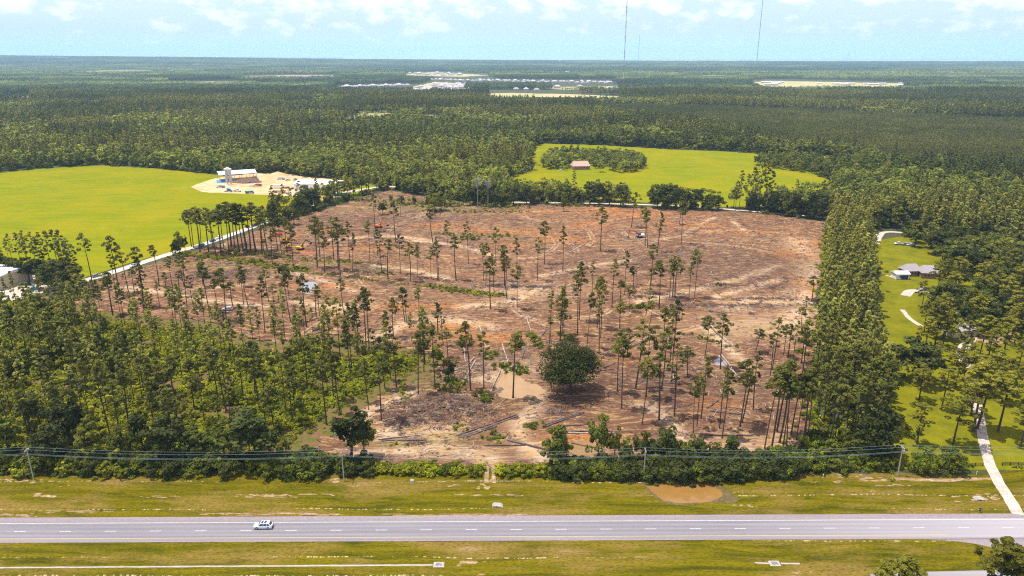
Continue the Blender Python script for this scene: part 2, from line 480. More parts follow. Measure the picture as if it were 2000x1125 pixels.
def mesh_np(name, V, Fq, mats, mi=None, smooth=False):
    """V (n,3); Fq a list of index arrays, each (m,k)"""
    me = bpy.data.meshes.new(name)
    if not isinstance(Fq, (list, tuple)): Fq = [Fq]
    Fq = [f for f in Fq if len(f)]
    me.vertices.add(len(V)); me.vertices.foreach_set('co', np.asarray(V, np.float32).ravel())
    loops = np.concatenate([f.ravel() for f in Fq]).astype(np.int32)
    tot = np.concatenate([np.full(len(f), f.shape[1], np.int32) for f in Fq])
    st = np.concatenate([[0], np.cumsum(tot)[:-1]]).astype(np.int32)
    me.loops.add(len(loops)); me.loops.foreach_set('vertex_index', loops)
    me.polygons.add(len(tot)); me.polygons.foreach_set('loop_start', st); me.polygons.foreach_set('loop_total', tot)
    for m in (mats if isinstance(mats, (list, tuple)) else [mats]): me.materials.append(m)
    if mi is not None: me.polygons.foreach_set('material_index', np.asarray(mi, np.int32))
    me.polygons.foreach_set('use_smooth', np.full(len(tot), smooth))
    me.update(calc_edges=True)
    return me

class MB:
    """collects solids and builds them as one mesh"""
    def __init__(s): s.v, s.f, s.m = [], [], []
    def add(s, verts, faces, m=0):
        o = len(s.v); s.v += [tuple(q) for q in verts]; s.f += [tuple(o + i for i in f) for f in faces]; s.m += [m] * len(faces)
    def box(s, c, d, m=0, rz=0, taper=1.0):
        x, y, z = c; a, b, h = d[0] / 2, d[1] / 2, d[2] / 2
        v = []
        for sz, t in ((-1, 1), (1, taper)):
            for sx, sy in ((-1, -1), (1, -1), (1, 1), (-1, 1)):
                px, py = sx * a * t, sy * b * t
                v.append((x + px * math.cos(rz) - py * math.sin(rz), y + px * math.sin(rz) + py * math.cos(rz), z + sz * h))
        s.add(v, [(0, 3, 2, 1), (4, 5, 6, 7), (0, 1, 5, 4), (1, 2, 6, 5), (2, 3, 7, 6), (3, 0, 4, 7)], m)
    def tube(s, a, b, r1, r2=None, n=6, m=0):
        r2 = r1 if r2 is None else r2
        a, b = Vector(a), Vector(b); d = (b - a).normalized()
        u = d.orthogonal().normalized(); w = d.cross(u)
        v = []
        for p, r in ((a, r1), (b, r2)):
            for k in range(n):
                t = 2 * PI * k / n; v.append(p + u * math.cos(t) * r + w * math.sin(t) * r)
        f = [(k, (k + 1) % n, n + (k + 1) % n, n + k) for k in range(n)] + [tuple(range(n - 1, -1, -1)), tuple(range(n, 2 * n))]
        s.add(v, f, m)
    def path(s, pts, rad, n=6, m=0):
        pts = [Vector(p) for p in pts]; v = []
        for i, p in enumerate(pts):
            d = (pts[min(i + 1, len(pts) - 1)] - pts[max(i - 1, 0)]).normalized()
            u = d.cross(Vector((0.31, .94, .12))).normalized(); w = d.cross(u)
            r = rad[i] if isinstance(rad, (list, tuple)) else rad
            for k in range(n):
                t = 2 * PI * k / n; v.append(p + u * math.cos(t) * r + w * math.sin(t) * r)
        f = []
        for i in range(len(pts) - 1):
            for k in range(n):
                f.append((i * n + k, i * n + (k + 1) % n, (i + 1) * n + (k + 1) % n, (i + 1) * n + k))
        f += [tuple(range(n - 1, -1, -1)), tuple(range((len(pts) - 1) * n, len(pts) * n))]
        s.add(v, f, m)
    def prism(s, prof, y0, y1, m=0, inset=0.0, top=None):
        """side profile in xz, extruded over y; points above `top` move in by inset"""
        n = len(prof); v = []
        for y in (y0, y1):
            sg = 1 if y > (y0 + y1) / 2 else -1
            for x, z in prof:
                v.append((x, y - sg * (inset if (top is not None and z > top) else 0), z))
        f = [tuple(range(n)), tuple(range(2 * n - 1, n - 1, -1))] + [(k, n + k, n + (k + 1) % n, (k + 1) % n) for k in range(n)]
        s.add(v, f, m)
    def mesh(s, name, mats, smooth=False):
        me = bpy.data.meshes.new(name); me.from_pydata(s.v, [], s.f)
        for q in (mats if isinstance(mats, (list, tuple)) else [mats]): me.materials.append(q)
        for p, m in zip(me.polygons, s.m): p.material_index = m; p.use_smooth = smooth
        bm = bmesh.new(); bm.from_mesh(me); bmesh.ops.recalc_face_normals(bm, faces=bm.faces); bm.to_mesh(me); bm.free()
        return me
    def build(s, name, mats, parent=None, smooth=False, bevel=0):
        o = bpy.data.objects.new(name, s.mesh(name, mats, smooth)); COL.objects.link(o)
        if parent: o.parent = parent
        if bevel:
            b = o.modifiers.new('bevel', 'BEVEL'); b.width = bevel; b.segments = 2; b.limit_method = 'ANGLE'
        return o

def tag(o, label=None, cat=None, group=None, kind=None):
    if label: o['label'] = label
    if cat: o['category'] = cat
    if group: o['group'] = group
    if kind: o['kind'] = kind
    return o
def empty(name, loc, rz=0, label=None, cat=None, group=None, scale=1.0):
    o = bpy.data.objects.new(name, None); COL.objects.link(o)
    o.empty_display_size = .5
    o.location = loc; o.rotation_euler = (0, 0, rz); o.scale = (scale,) * 3
    return tag(o, label, cat, group)
def kids(o): return [c for c in bpy.data.objects if c.parent == o]
def link_obj(name, me, parent=None):
    o = bpy.data.objects.new(name, me); COL.objects.link(o)
    if parent: o.parent = parent
    return o
def copy_tree(o, parent=None, table=None):
    c = o.copy(); COL.objects.link(c)
    if parent: c.parent = parent
    for ch in (table[o.name] if table else kids(o)): copy_tree(ch, c, table if table and ch.name in table else None)
    return c

def sheet(name, poly, z, m, kind='structure', px=True, parent=None):
    p = PA(poly) if px else np.asarray(poly, float)
    tri = geometry.tessellate_polygon([[Vector((q[0], q[1], 0)) for q in p]])
    V = np.c_[p, np.full(len(p), z)]
    T = np.array(tri, int)
    a, b, c = V[T[:, 0]], V[T[:, 1]], V[T[:, 2]]
    fl = np.cross(b - a, c - a)[:, 2] < 0
    T[fl] = T[fl][:, ::-1]
    o = link_obj(name, mesh_np(name, V, T, m), parent)
    if kind: o['kind'] = kind
    return o

def ribbon(name, line, w, z, m, kind='structure', fray=.0, step=2.0, parent=None, seed=0):
    """flat strip along a world-space line"""
    line = np.asarray(line, float); pts = []
    for a, b in zip(line[:-1], line[1:]):
        n = max(1, int(np.linalg.norm(b - a) / step))
        for k in range(n): pts.append(a + (b - a) * k / n)
    pts.append(line[-1]); pts = np.array(pts)
    d = np.gradient(pts, axis=0); d /= np.linalg.norm(d, axis=1)[:, None] + 1e-9
    nn = np.c_[-d[:, 1], d[:, 0]]
    wl = w / 2 + (fbm(pts[:, 0] * .3, pts[:, 1] * .3, 3, seed) - .5) * 2 * fray
    wr = w / 2 + (fbm(pts[:, 0] * .3 + 40, pts[:, 1] * .3, 3, seed + 5) - .5) * 2 * fray
    V = np.vstack([np.c_[pts + nn * wl[:, None], np.full(len(pts), z)], np.c_[pts - nn * wr[:, None], np.full(len(pts), z)]])
    n = len(pts); i = np.arange(n - 1)
    Q = np.c_[i, i + n, i + n + 1, i + 1]
    o = link_obj(name, mesh_np(name, V, Q, m), parent)
    if kind: o['kind'] = kind
    return o

def blob_poly(px, py, rx, ry, rough=.35, seed=0, n=40):
    """irregular patch; rx, ry in metres"""
    cx, cy = P(px, py); t = np.linspace(0, 2 * PI, n, endpoint=False)
    r = 1 + (fbm(np.cos(t) * 1.6 + seed * 3.1, np.sin(t) * 1.6 + seed, 4, seed) - .5) * 2 * rough
    return np.c_[cx + np.cos(t) * rx * r, cy + np.sin(t) * ry * r]

# ==================================================================== GROUND
FARX = 42000.0
me = mesh_np('ground', np.array([[-FARX, -400, 0], [FARX, -400, 0], [FARX, 14500, 0], [-FARX, 14500, 0]]), np.array([[0, 1, 2, 3]]), M['ground'])
tag(link_obj('ground', me), kind='structure')
me = mesh_np('bay_water', np.array([[-FARX, 14480, -1.0], [FARX, 14480, -1.0], [FARX, 40500, -1.0], [-FARX, 40500, -1.0]]), np.array([[0, 1, 2, 3]]), M['bay'])
tag(link_obj('bay_water', me), kind='structure')
# wooded land rises towards the left horizon
_ex = np.array([-9000, 0, 400, 700, 1000, 1300, 2000, 9000.]); _ey = np.array([108, 109, 112.5, 116, 118.2, 119.4, 120.3, 120.3])
def terrain(x, y):
    px = 1000 + F * np.asarray(x, float) / (np.maximum(y, 100) * CT + H * ST); e = np.interp(px, _ex, _ey); v = e + 1.5 - 562.5; yy = 14300.0
    z = (-v * yy * CT - F * yy * ST) / (F * CT - v * ST) + H
    t = np.clip((np.asarray(y, float) - 7500) / 6800, 0, 1)
    return np.maximum(z, 0) * t * t * (3 - 2 * t) + 8 * t * (fbm(np.asarray(x) * .0007, np.asarray(y) * .0009, 3, 5) - .5)
hx, hy = np.meshgrid(np.linspace(-16000, 16000, 120), np.linspace(7000, 14400, 50))
hz_ = terrain(hx.ravel(), hy.ravel()); bi = (np.arange(49)[:, None] * 120 + np.arange(119)).ravel()
tag(link_obj('hills', mesh_np('hills', np.c_[hx.ravel(), hy.ravel(), hz_ - .3], np.c_[bi, bi + 1, bi + 121, bi + 120], M['ground'])), kind='structure')
# far shore beyond the bay, a low uneven line of land
mb = MB(); xs = np.linspace(-30000, 30000, 240)
hs = 20 + 60 * fbm(xs * .0006, xs * 0, 4, 3) + np.where(xs < -9000, 90, 0) * 1.0
vv = []
for x, h_ in zip(xs, hs): vv += [(x, 33000, -2), (x, 33400, h_), (x, 40000, h_)]
ff = []
for i in range(len(xs) - 1):
    ff += [(3 * i, 3 * i + 3, 3 * i + 4, 3 * i + 1), (3 * i + 1, 3 * i + 4, 3 * i + 5, 3 * i + 2)]
mb.add(vv, ff); tag(mb.build('far_shore', M['farshore']), kind='structure')

CLEAR_PX = [(575, 906), (700, 914), (850, 916), (1000, 917), (1150, 916), (1300, 908), (1450, 900), (1575, 892), (1583, 850), (1588, 780), (1590, 700),
            (1598, 600), (1607, 520), (1616, 446), (1612, 434), (1540, 424), (1440, 414), (1350, 410), (1240, 403), (1150, 400), (1040, 400),
            (960, 404), (900, 396), (830, 384), (760, 372), (705, 387), (640, 408), (560, 430), (470, 462), (400, 486), (330, 507), (250, 530), (170, 556), (105, 580),
            (180, 606), (300, 622), (420, 632), (470, 660), (540, 672), (620, 650), (720, 668), (850, 690), (872, 705), (850, 722), (800, 750), (745, 775), (690, 815), (625, 862)]
CLEAR = PA(CLEAR_PX)
x0, x1, y0, y1 = CLEAR[:, 0].min() - 4, CLEAR[:, 0].max() + 4, CLEAR[:, 1].min() - 4, CLEAR[:, 1].max() + 4
STEP = 0.8
gx, gy = np.arange(x0, x1, STEP), np.arange(y0, y1, STEP)
X, Y = np.meshgrid(gx, gy); nx, ny = len(gx), len(gy)
pts = np.c_[X.ravel(), Y.ravel()]
wob = np.c_[(fbm(pts[:, 0] * .2, pts[:, 1] * .2, 3, 2) - .5) * 7, (fbm(pts[:, 0] * .2, pts[:, 1] * .2, 3, 8) - .5) * 7]
ins = inside(CLEAR, pts + wob)
Z = (fbm(pts[:, 0] * .35, pts[:, 1] * .35, 3, 4) - .5) * .30 + (fbm(pts[:, 0] * .06, pts[:, 1] * .06, 3, 6) - .5) * .5 + .36
Z = Z + (fbm(pts[:, 0] * .12 + 3, pts[:, 1] * .7, 3, 14) - .5) * .45
A = {k: np.zeros(len(pts)) for k in ('sand', 'ochre', 'green', 'dark', 'right')}
def splat(key, px, py, rx, ry, v=1.0, rot=0):
    cx, cy = P(px, py); dx, dy = pts[:, 0] - cx, pts[:, 1] - cy
    a, b = dx * math.cos(rot) + dy * math.sin(rot), -dx * math.sin(rot) + dy * math.cos(rot)
    A[key] = np.maximum(A[key], v * np.exp(-((a / rx) ** 2 + (b / ry) ** 2) * 1.1))
def stroke(key, line, w, v=1.0):
    d = dist_poly(pts, chaikin(PA(line), 2, False)); A[key] = np.maximum(A[key], v * np.exp(-(d / w) ** 2))
splat('right', 1420, 470, 150, 90, 1.0); splat('right', 1450, 560, 90, 60, 1.0); splat('right', 1250, 470, 60, 60, .9)
A['right'] = np.clip(A['right'] * 1.6, 0, 1)
for px, py, rx, ry in ((1100, 470, 26, 10), (1060, 460, 18, 10), (1150, 440, 14, 20), (1250, 420, 45, 12), (1180, 410, 40, 10), (1010, 455, 25, 8), (920, 450, 30, 7),
                       (860, 440, 25, 6), (1350, 440, 30, 15), (600, 493, 13, 5), (690, 487, 22, 5), (650, 455, 22, 7), (560, 462, 14, 8), (1590, 480, 12, 24), (1560, 500, 18, 14),
                       (1340, 435, 22, 9), (1440, 455, 30, 7), (1225, 700, 6, 5), (1390, 792, 8, 6), (1430, 790, 8, 5), (1240, 560, 12, 5), (1580, 560, 10, 20), (820, 600, 22, 5),
                       (880, 640, 20, 5), (640, 560, 18, 6), (1150, 860, 14, 6), (1000, 480, 18, 6), (960, 660, 22, 6), (1100, 415, 60, 8)):
    splat('ochre', px, py, rx, ry, 1.0)
for l, w in (([(1250, 590), (1340, 570), (1440, 548), (1520, 520)], 3.5), ([(1400, 580), (1480, 560), (1520, 548)], 3), ([(1560, 470), (1590, 520), (1575, 590), (1545, 640)], 9),
             ([(1430, 600), (1500, 585), (1560, 600), (1590, 570)], 8), ([(1060, 900), (1000, 850), (1040, 800), (1055, 770)], 3.5), ([(960, 899), (900, 880), (760, 880), (700, 895)], 4),
             ([(730, 520), (800, 527), (870, 545)], 3), ([(690, 570), (620, 545), (560, 530)], 3), ([(800, 470), (900, 480), (960, 500)], 3), ([(900, 600), (1010, 590), (1060, 560)], 4),
             ([(1060, 540), (1150, 520), (1230, 510)], 3), ([(1350, 450), (1380, 432), (1395, 426)], 2), ([(1430, 432), (1450, 448), (1455, 455)], 2), ([(640, 470), (760, 460), (840, 470)], 3),
             ([(1380, 640), (1430, 690), (1470, 720)], 3.5), ([(700, 700), (760, 640), (860, 620), (960, 640)], 5), ([(690, 830), (740, 795), (800, 770)], 4), ([(860, 850), (800, 845), (740, 850)], 5),
             ([(1300, 900), (1400, 880), (1500, 885)], 4), ([(1250, 790), (1300, 810), (1340, 870)], 3), ([(240, 560), (330, 575), (420, 590), (520, 600)], 3), ([(580, 590), (640, 600), (720, 600)], 4)):
    stroke('sand', l, w, .95)
splat('sand', 1500, 640, 30, 18, .6); splat('sand', 985, 720, 16, 10, .7); splat('sand', 960, 740, 10, 6, .8); splat('sand', 1440, 870, 30, 8, .5); splat('sand', 1020, 570, 30, 14, .55)
for px, py, rx, ry, v in ((830, 405, 60, 14, .75), (760, 390, 30, 10, .9), (900, 415, 40, 8, .7), (640, 515, 20, 6, .7), (730, 525, 20, 5, .7), (800, 500, 14, 5, .5), (905, 800, 10, 5, .6),
                          (470, 520, 50, 5, .7), (980, 460, 24, 5, .6), (870, 455, 20, 5, .6), (1500, 640, 16, 6, .4), (1400, 655, 10, 5, .5), (860, 860, 14, 4, .6), (700, 410, 30, 8, .5),
                          (820, 745, 14, 9, .6), (1270, 640, 10, 8, .4), (1020, 470, 16, 4, .5), (760, 870, 8, 2, .8)):
    splat('green', px, py, rx, ry, v)
for px, py, rx, ry in ((760, 430, 70, 16), (1450, 520, 90, 35), (860, 800, 18, 10), (800, 820, 12, 6), (1470, 560, 50, 8), (720, 455, 40, 8), (1350, 500, 40, 20), (1110, 790, 22, 10), (420, 545, 30, 8), (1500, 600, 40, 5), (1330, 760, 60, 30), (960, 700, 20, 12)):
    splat('dark', px, py, rx, ry, .8)
# windrows of churned roots raise the soil
for px, py, rx, ry, h_ in ((850, 800, 15, 7, 1.3), (895, 815, 13, 6, 1.2), (800, 825, 9, 5, .9), (1490, 587, 20, 3, .9), (1450, 600, 18, 3, .6), (1400, 560, 10, 3, .7), (1060, 563, 14, 3, .6), (880, 795, 10, 8, 1.1), (930, 790, 8, 6, .8), (430, 540, 26, 6, .8), (1520, 545, 16, 4, .5)):
    cx, cy = P(px, py); q = np.exp(-(((pts[:, 0] - cx) / rx) ** 2 + ((pts[:, 1] - cy) / ry) ** 2))
    Z += q * h_ * (.3 + 1.3 * fbm(pts[:, 0] * .45, pts[:, 1] * .45, 3, 12))
# wheel ruts
tr = np.random.default_rng(99); gnx = nx
for _ in range(95):
    p0 = CLEAR.min(0) + tr.random(2) * (CLEAR.max(0) - CLEAR.min(0)); hd = tr.normal(.1, .5) + (.6 if p0[0] > 40 else 0) + (PI if tr.random() < .5 else 0); cv = tr.normal(0, .035); ln = tr.uniform(25, 95)
    L1, L2 = [], []
    for q in np.arange(0, ln, 3.0):
        hd += cv * 3 * (1 + .5 * math.sin(q * .1)) * .5; p0 = p0 + np.array([math.cos(hd), math.sin(hd)]) * 3; nn_ = np.array([-math.sin(hd), math.cos(hd)]) * 1.25
        L1.append(p0 + nn_); L2.append(p0 - nn_)
    key = 'dark' if tr.random() < .55 else 'sand'
    for LL in (L1, L2):
        LL = np.array(LL); lo, hi = LL.min(0) - 2, LL.max(0) + 2
        i0, i1 = np.clip(((np.array([lo[0], hi[0]]) - x0) / STEP).astype(int), 0, nx - 1); j0, j1 = np.clip(((np.array([lo[1], hi[1]]) - y0) / STEP).astype(int), 0, ny - 1)
        if i1 <= i0 or j1 <= j0: continue
        ids = (np.arange(j0, j1)[:, None] * nx + np.arange(i0, i1)).ravel()
        d = dist_poly(pts[ids], LL); k_ = np.exp(-(d / .55) ** 2)
        Z[ids] -= .16 * k_ - .07 * np.exp(-((d - 1.0) / .4) ** 2); A[key][ids] = np.maximum(A[key][ids], .85 * k_)
for l in ([(1058, 772), (1050, 800), (1020, 826), (985, 846)], [(1048, 772), (1036, 800), (1006, 822), (970, 842)], [(952, 900), (954, 930)], [(962, 900), (964, 930)]):
    d = dist_poly(pts, chaikin(PA(l), 2, False)); Z -= .28 * np.exp(-(d / .8) ** 2)
PUDDLES = {'tan': [(975, 742), (990, 728), (1010, 732), (1030, 748), (1050, 752), (1066, 764), (1058, 776), (1040, 772), (1020, 778), (1000, 782), (975, 776), (965, 762)],
           'orange': [(1105, 868), (1130, 862), (1165, 864), (1190, 876), (1180, 892), (1140, 896), (1112, 886)],
           'pale': [(588, 558), (600, 550), (618, 552), (622, 560), (612, 568), (600, 576), (592, 570)],
           'small': [(1392, 706), (1405, 700), (1425, 708), (1418, 715), (1398, 714)]}
for k, pl in PUDDLES.items():
    w_ = PA(pl); inn = inside(w_, pts); d = dist_poly(pts, np.vstack([w_, w_[:1]]))
    Z = np.where(inn, np.minimum(Z, .24 - np.minimum(d, 2) * .1), np.where(d < 2.5, np.minimum(Z, .24 + d * .12), Z))
Z = np.maximum(Z, .07)
idx = np.full(len(pts), -1); keep = ins.reshape(ny, nx)
cell = keep[:-1, :-1] & keep[1:, :-1] & keep[:-1, 1:] & keep[1:, 1:]
jj, ii = np.nonzero(cell); base = jj * nx + ii
Q = np.c_[base, base + 1, base + nx + 1, base + nx]
used = np.unique(Q); idx[used] = np.arange(len(used)); Q = idx[Q]
me = mesh_np('cleared_ground', np.c_[pts[used], Z[used]], Q, M['soil'], smooth=True)
for k, v in A.items():
    at = me.attributes.new(k, 'FLOAT', 'POINT'); at.data.foreach_set('value', np.clip(v[used], 0, 1).astype(np.float32))
tag(link_obj('cleared_ground', me), kind='structure')
zgrid = Z.reshape(ny, nx)
def ground_z(x, y):
    i, j = int((x - x0) / STEP), int((y - y0) / STEP)
    if 0 <= i < nx and 0 <= j < ny and keep[j, i]: return float(zgrid[j, i])
    return 0.0
for nm, pl, mm in (('muddy_puddle', 'tan', 'tanwater'), ('muddy_puddle', 'orange', 'muddywater'), ('rain_puddle', 'pale', 'skywater'), ('rain_puddle', 'small', 'skywater')):
    p = rough_edge(PA(PUDDLES[pl]), 1.0, .8, 3)
    sheet(nm, p, .245, M[mm], px=False)

FIELD_L = [(-900, 360), (-300, 345), (0, 336), (60, 331), (165, 324), (205, 323), (300, 329), (420, 341), (470, 346), (700, 352), (745, 368), (690, 385), (600, 405), (530, 430), (450, 455), (400, 475),
           (330, 492), (250, 514), (170, 540), (100, 560), (40, 545), (-100, 560), (-900, 700)]
FIELD_R = [(1000, 375), (985, 362), (995, 345), (1040, 334), (1045, 320), (1030, 305), (1022, 296), (1060, 280), (1180, 284), (1300, 291), (1420, 296), (1560, 305), (1640, 304), (1652, 312), (1635, 325),
           (1600, 345), (1622, 352), (1625, 375), (1612, 395), (1520, 402), (1400, 405), (1250, 395), (1100, 385)]
LAWN = [(1716, 905), (1722, 700), (1712, 560), (1708, 470), (1760, 462), (2100, 480), (2400, 600), (2600, 905), (2000, 918), (1850, 918), (1740, 915)]
sheet('crop_field', rough_edge(PA(FIELD_L), 12, 2, 3), .05, M['crop'], px=False)
sheet('crop_field', rough_edge(PA(FIELD_R), 12, 2, 5), .05, M['crop'], px=False)
sheet('lawn', LAWN, .04, M['lawn'])
YARD = [(374, 367), (384, 360), (405, 353), (430, 346), (480, 338), (560, 340), (600, 346), (680, 352), (700, 372), (640, 385), (600, 382), (560, 383), (500, 380), (440, 377), (400, 377)]
sheet('gravel_yard', rough_edge(chaikin(PA(YARD), 1), 5, 2.5, 6), .09, M['sand'], px=False)
sheet('scrub_floor', rough_edge(PA([(-300, 600), (105, 578), (180, 600), (300, 612), (470, 640), (620, 640), (850, 680), (880, 705), (850, 730), (800, 758), (690, 824), (620, 872), (600, 925), (-400, 925)]), 4, 2, 3), .045, M['dirtgreen'], px=False)
# county road on the left and along the far edge of the clearing
ROAD1 = chaikin(PA([(-260, 640), (0, 592), (90, 566), (170, 548), (250, 522), (340, 493), (400, 477), (470, 452), (540, 426), (620, 396), (680, 375), (745, 364), (800, 366)]), 2, False)
ribbon('county_road', ROAD1, 7.0, .12, M['gravel'], fray=.5)
ROAD2 = chaikin(PA([(1000, 395), (1200, 398), (1330, 402), (1400, 407), (1480, 414), (1600, 424), (1680, 432)]), 2, False)
ribbon('dirt_lane', ROAD2, 5.0, .10, M['gravel'], fray=.5)
sheet('parking_yard', [(-120, 545), (-60, 560), (0, 556), (66, 560), (72, 545), (92, 560), (70, 575), (0, 590), (-140, 610)], .16, M['gravel'])
ribbon('access_track', PA([(38, 522), (56, 534), (72, 550), (82, 563)]), 6.5, .14, M['gravel'], fray=.3)
# far meadows and clearings
for nm, mm, pl in (('meadow', 'fargreen', [(540, 214), (640, 208), (700, 214), (780, 211), (850, 220), (930, 232), (880, 246), (780, 250), (660, 250), (560, 232)]),
                   ('far_field', 'farclear', [(956, 183), (1000, 181), (1100, 184), (1210, 188), (1200, 192), (1120, 190), (960, 189)]),
                   ('far_field', 'farclear', [(1446, 163), (1500, 158), (1620, 160), (1760, 163), (1770, 170), (1650, 170), (1500, 170)]),
                   ('far_field', 'farpink', [(340, 163), (400, 159), (466, 160), (462, 163), (400, 163.5)]),
                   ('far_field', 'farpink', [(464, 149), (560, 147), (662, 147), (650, 150), (540, 150.5)]),
                   ('far_field', 'farclear', [(780, 145), (850, 141), (900, 144), (960, 147), (900, 150), (820, 148)]),
                   ('subdivision_ground', 'farclear', [(790, 172), (850, 160), (910, 164), (925, 172), (900, 188), (820, 190)]),
                   ('far_field', 'fargreen', [(1040, 170), (1200, 168), (1260, 166), (1250, 173), (1100, 176)]),
                   ('far_field', 'farpink', [(0, 190), (30, 187), (60, 190), (30, 193)]),
                   ('far_field', 'fargreen', [(190, 204), (330, 199), (420, 203), (330, 209)]), ('far_field', 'fargreen', [(100, 138), (260, 135), (330, 138), (200, 141)]), ('far_field', 'farclear', [(1300, 148), (1420, 146), (1460, 148), (1380, 151)]),
                   ('far_field', 'fargreen', [(1700, 190), (1860, 187), (1960, 191), (1830, 196)]), ('far_field', 'farpink', [(1040, 140), (1130, 138.5), (1170, 140), (1100, 142)]), ('far_field', 'fargreen', [(440, 186), (560, 182), (640, 186), (540, 190)]),
                   ('dirt_lane', 'sand', [(1965, 360), (2010, 352), (2060, 356), (2050, 372), (2000, 368)])):
    sheet(nm, rough_edge(PA(pl), 25, 30, 3), .2, M[mm], px=False)

# ---- highway, measured along its own axis
A0, A1 = np.array(P(0, 1039)), np.array(P(2000, 1030.5))
AX = (A1 - A0) / np.linalg.norm(A1 - A0); NX = np.array([-AX[1], AX[0]])
def rd(s, t): return A0 + AX * s + NX * t           # s along, t across (positive is away from the camera)
def strip(name, t0, t1, z, m, s0=-260, s1=620, **k):
    return sheet(name, np.array([rd(s0, t0), rd(s1, t0), rd(s1, t1), rd(s0, t1)]), z, m, px=False, **k)
def tval(px, py): return float((np.array(P(px, py)) - A0) @ NX)
def sval(px, py): return float((np.array(P(px, py)) - A0) @ AX)
hw = empty('highway', (0, 0, 0)); hw['kind'] = 'structure'
T_TOP, T_WHITE, T_YEL, T_BOT = tval(0, 1011.5), tval(0, 1023.5), tval(0, 1053.5), tval(0, 1061)
def part(o, p=None): o.parent = p or hw; o.pop('kind', None); return o
part(strip('carriageway', T_YEL - 1.0, T_WHITE + .6, .10, M['asphalt']))
part(strip('shoulder', T_WHITE + .6, T_TOP, .095, M['shoulder']))
part(strip('shoulder', T_BOT, T_YEL - 1.0, .095, M['shoulder']))
part(strip('edge_line', T_WHITE, T_WHITE + .17, .106, M['whiteline']))
part(strip('edge_line', T_YEL, T_YEL + .17, .106, M['yellowline'], s1=sval(1850, 1045)))
dm = None
s_first = sval(28, 1038.6)
for k in range(-20, 40):
    s = s_first + k * 12.19
    if dm is None:
        c0, c1 = rd(0, 0), rd(3.3, 0)
        V = np.array([[*(rd(0, -.09)), 0], [*(rd(3.1, -.09)), 0], [*(rd(3.1, .09)), 0], [*(rd(0, .09)), 0]]); V[:, :2] -= A0
        dm = mesh_np('lane_dash', V, np.array([[0, 1, 2, 3]]), M['whiteline'])
    o = link_obj('lane_dash', dm, hw); q = rd(s, 0); o.location = (q[0], q[1], .107)
# turning pavement and the second carriageway at lower right
sheet('crossover_pavement', np.vstack([chaikin(PA([(1800, 1054.5), (1850, 1056), (1905, 1062), (1950, 1073), (1975, 1090), (1978, 1112), (1955, 1128)]), 2, False), PA([(1800, 1160), (2300, 1160), (2300, 1050)])]), .088, M['shoulder'], px=False)
sheet('near_carriageway', [(1700, 1121.5), (1800, 1117.5), (1900, 1115), (2400, 1108), (2400, 1300), (1700, 1300)], .092, M['asphalt'])
# verges
VT = T_TOP + 1
sheet('verge', np.vstack([[rd(s, T_TOP + (fbm(np.array([s * .2]), np.array([0.]), 3, 5)[0] - .5) * .9) for s in np.arange(-260, 620, 2.0)],
      [rd(s, 27.5 + (fbm(np.array([s * .15]), np.array([3.]), 3, 5)[0] - .5) * 5) for s in np.arange(620, -262, -2.0)]]), .06, M['verge'], px=False)
sheet('median_grass', np.vstack([[rd(s, T_BOT + (fbm(np.array([s * .2]), np.array([9.]), 3, 5)[0] - .5) * .7) for s in np.arange(620, -262, -2.0)], [rd(-262, -70), rd(620, -70)]]), .064, M['verge'], px=False)
pond = rough_edge(chaikin(PA([(1258, 936), (1262, 930), (1320, 930), (1378, 931), (1392, 948), (1412, 962), (1408, 974), (1380, 982), (1330, 984), (1292, 978), (1275, 962), (1262, 948)]), 1), 1, .6, 4)
sheet('pond_mud', rough_edge(chaikin(PA([(1250, 938), (1254, 928), (1320, 927), (1390, 928), (1404, 946), (1428, 962), (1446, 974), (1440, 984), (1410, 983), (1385, 985), (1335, 987), (1288, 981), (1270, 965)]), 1), 1.2, 1.2, 6), .075, M['mud'], px=False)
sheet('retention_pond', pond, .095, M['muddywater'], px=False)
for i, (px, py, rx, ry) in enumerate(((85, 969, 4.5, 1.2), (40, 1006, 6, .9), (15, 938, 3.5, 1), (62, 939, 4, 1.6), (125, 950, 1.5, .8), (650, 938, 4, 1.4), (690, 950, 2.5, .8), (955, 950, 3.6, 1.6), (960, 938, 2.0, 1.4), (880, 948, 3, 1.0), (920, 968, 6, .7), (1000, 968, 5, .6),
                                     (920, 1101, 4.2, 1.5), (952, 1124, 3, .8), (1455, 989, 3.6, 1.0), (1660, 930, 5, .9), (1700, 934, 6, .8), (1640, 942, 3.5, .7), (1740, 948, 6, .6), (1705, 960, 1.5, .6), (1905, 975, 7, 1.6), (1930, 968, 4, 1.5), (1440, 962, 1.6, .5), (1590, 942, 1, .4),
                                     (560, 1005, 14, .7), (450, 1004, 8, .5), (880, 1006, 20, .5), (1850, 937, 14, .8), (1760, 939, 12, .5), (1560, 1118, 3, .6), (310, 971, 6, .5), (520, 970, 9, .6), (600, 967, 8, .5), (140, 1000, 12, .6))):
    cx, cy = P(px, py); rr = random.Random(i)
    mb = MB()
    for q in range(int(3 + rx * .9)):
        fx = rr.uniform(-1, 1); sz = rr.uniform(.15, .5) * (1 - .5 * abs(fx))
        bp = blob_poly(px, py, max(.35, rx * sz * .7), max(.16, ry * sz * 1.1), .6, i + 7 * q, 22) + np.array([fx * rx, rr.uniform(-.8, .8) * ry])
        mb.add([(a_, b_, .078 + .0011 * (q % 14) + .00013 * (i % 8)) for a_, b_ in bp], [tuple(range(22))])
    tag(mb.build('dirt_patch', M['dirt']), kind='structure')
for l in ([(951, 893), (951, 920), (950, 944)], [(963, 893), (964, 920), (965, 944)]):
    ribbon('wheel_track', PA(l), 1.3, .115, M['dirt'], fray=.3, step=1)
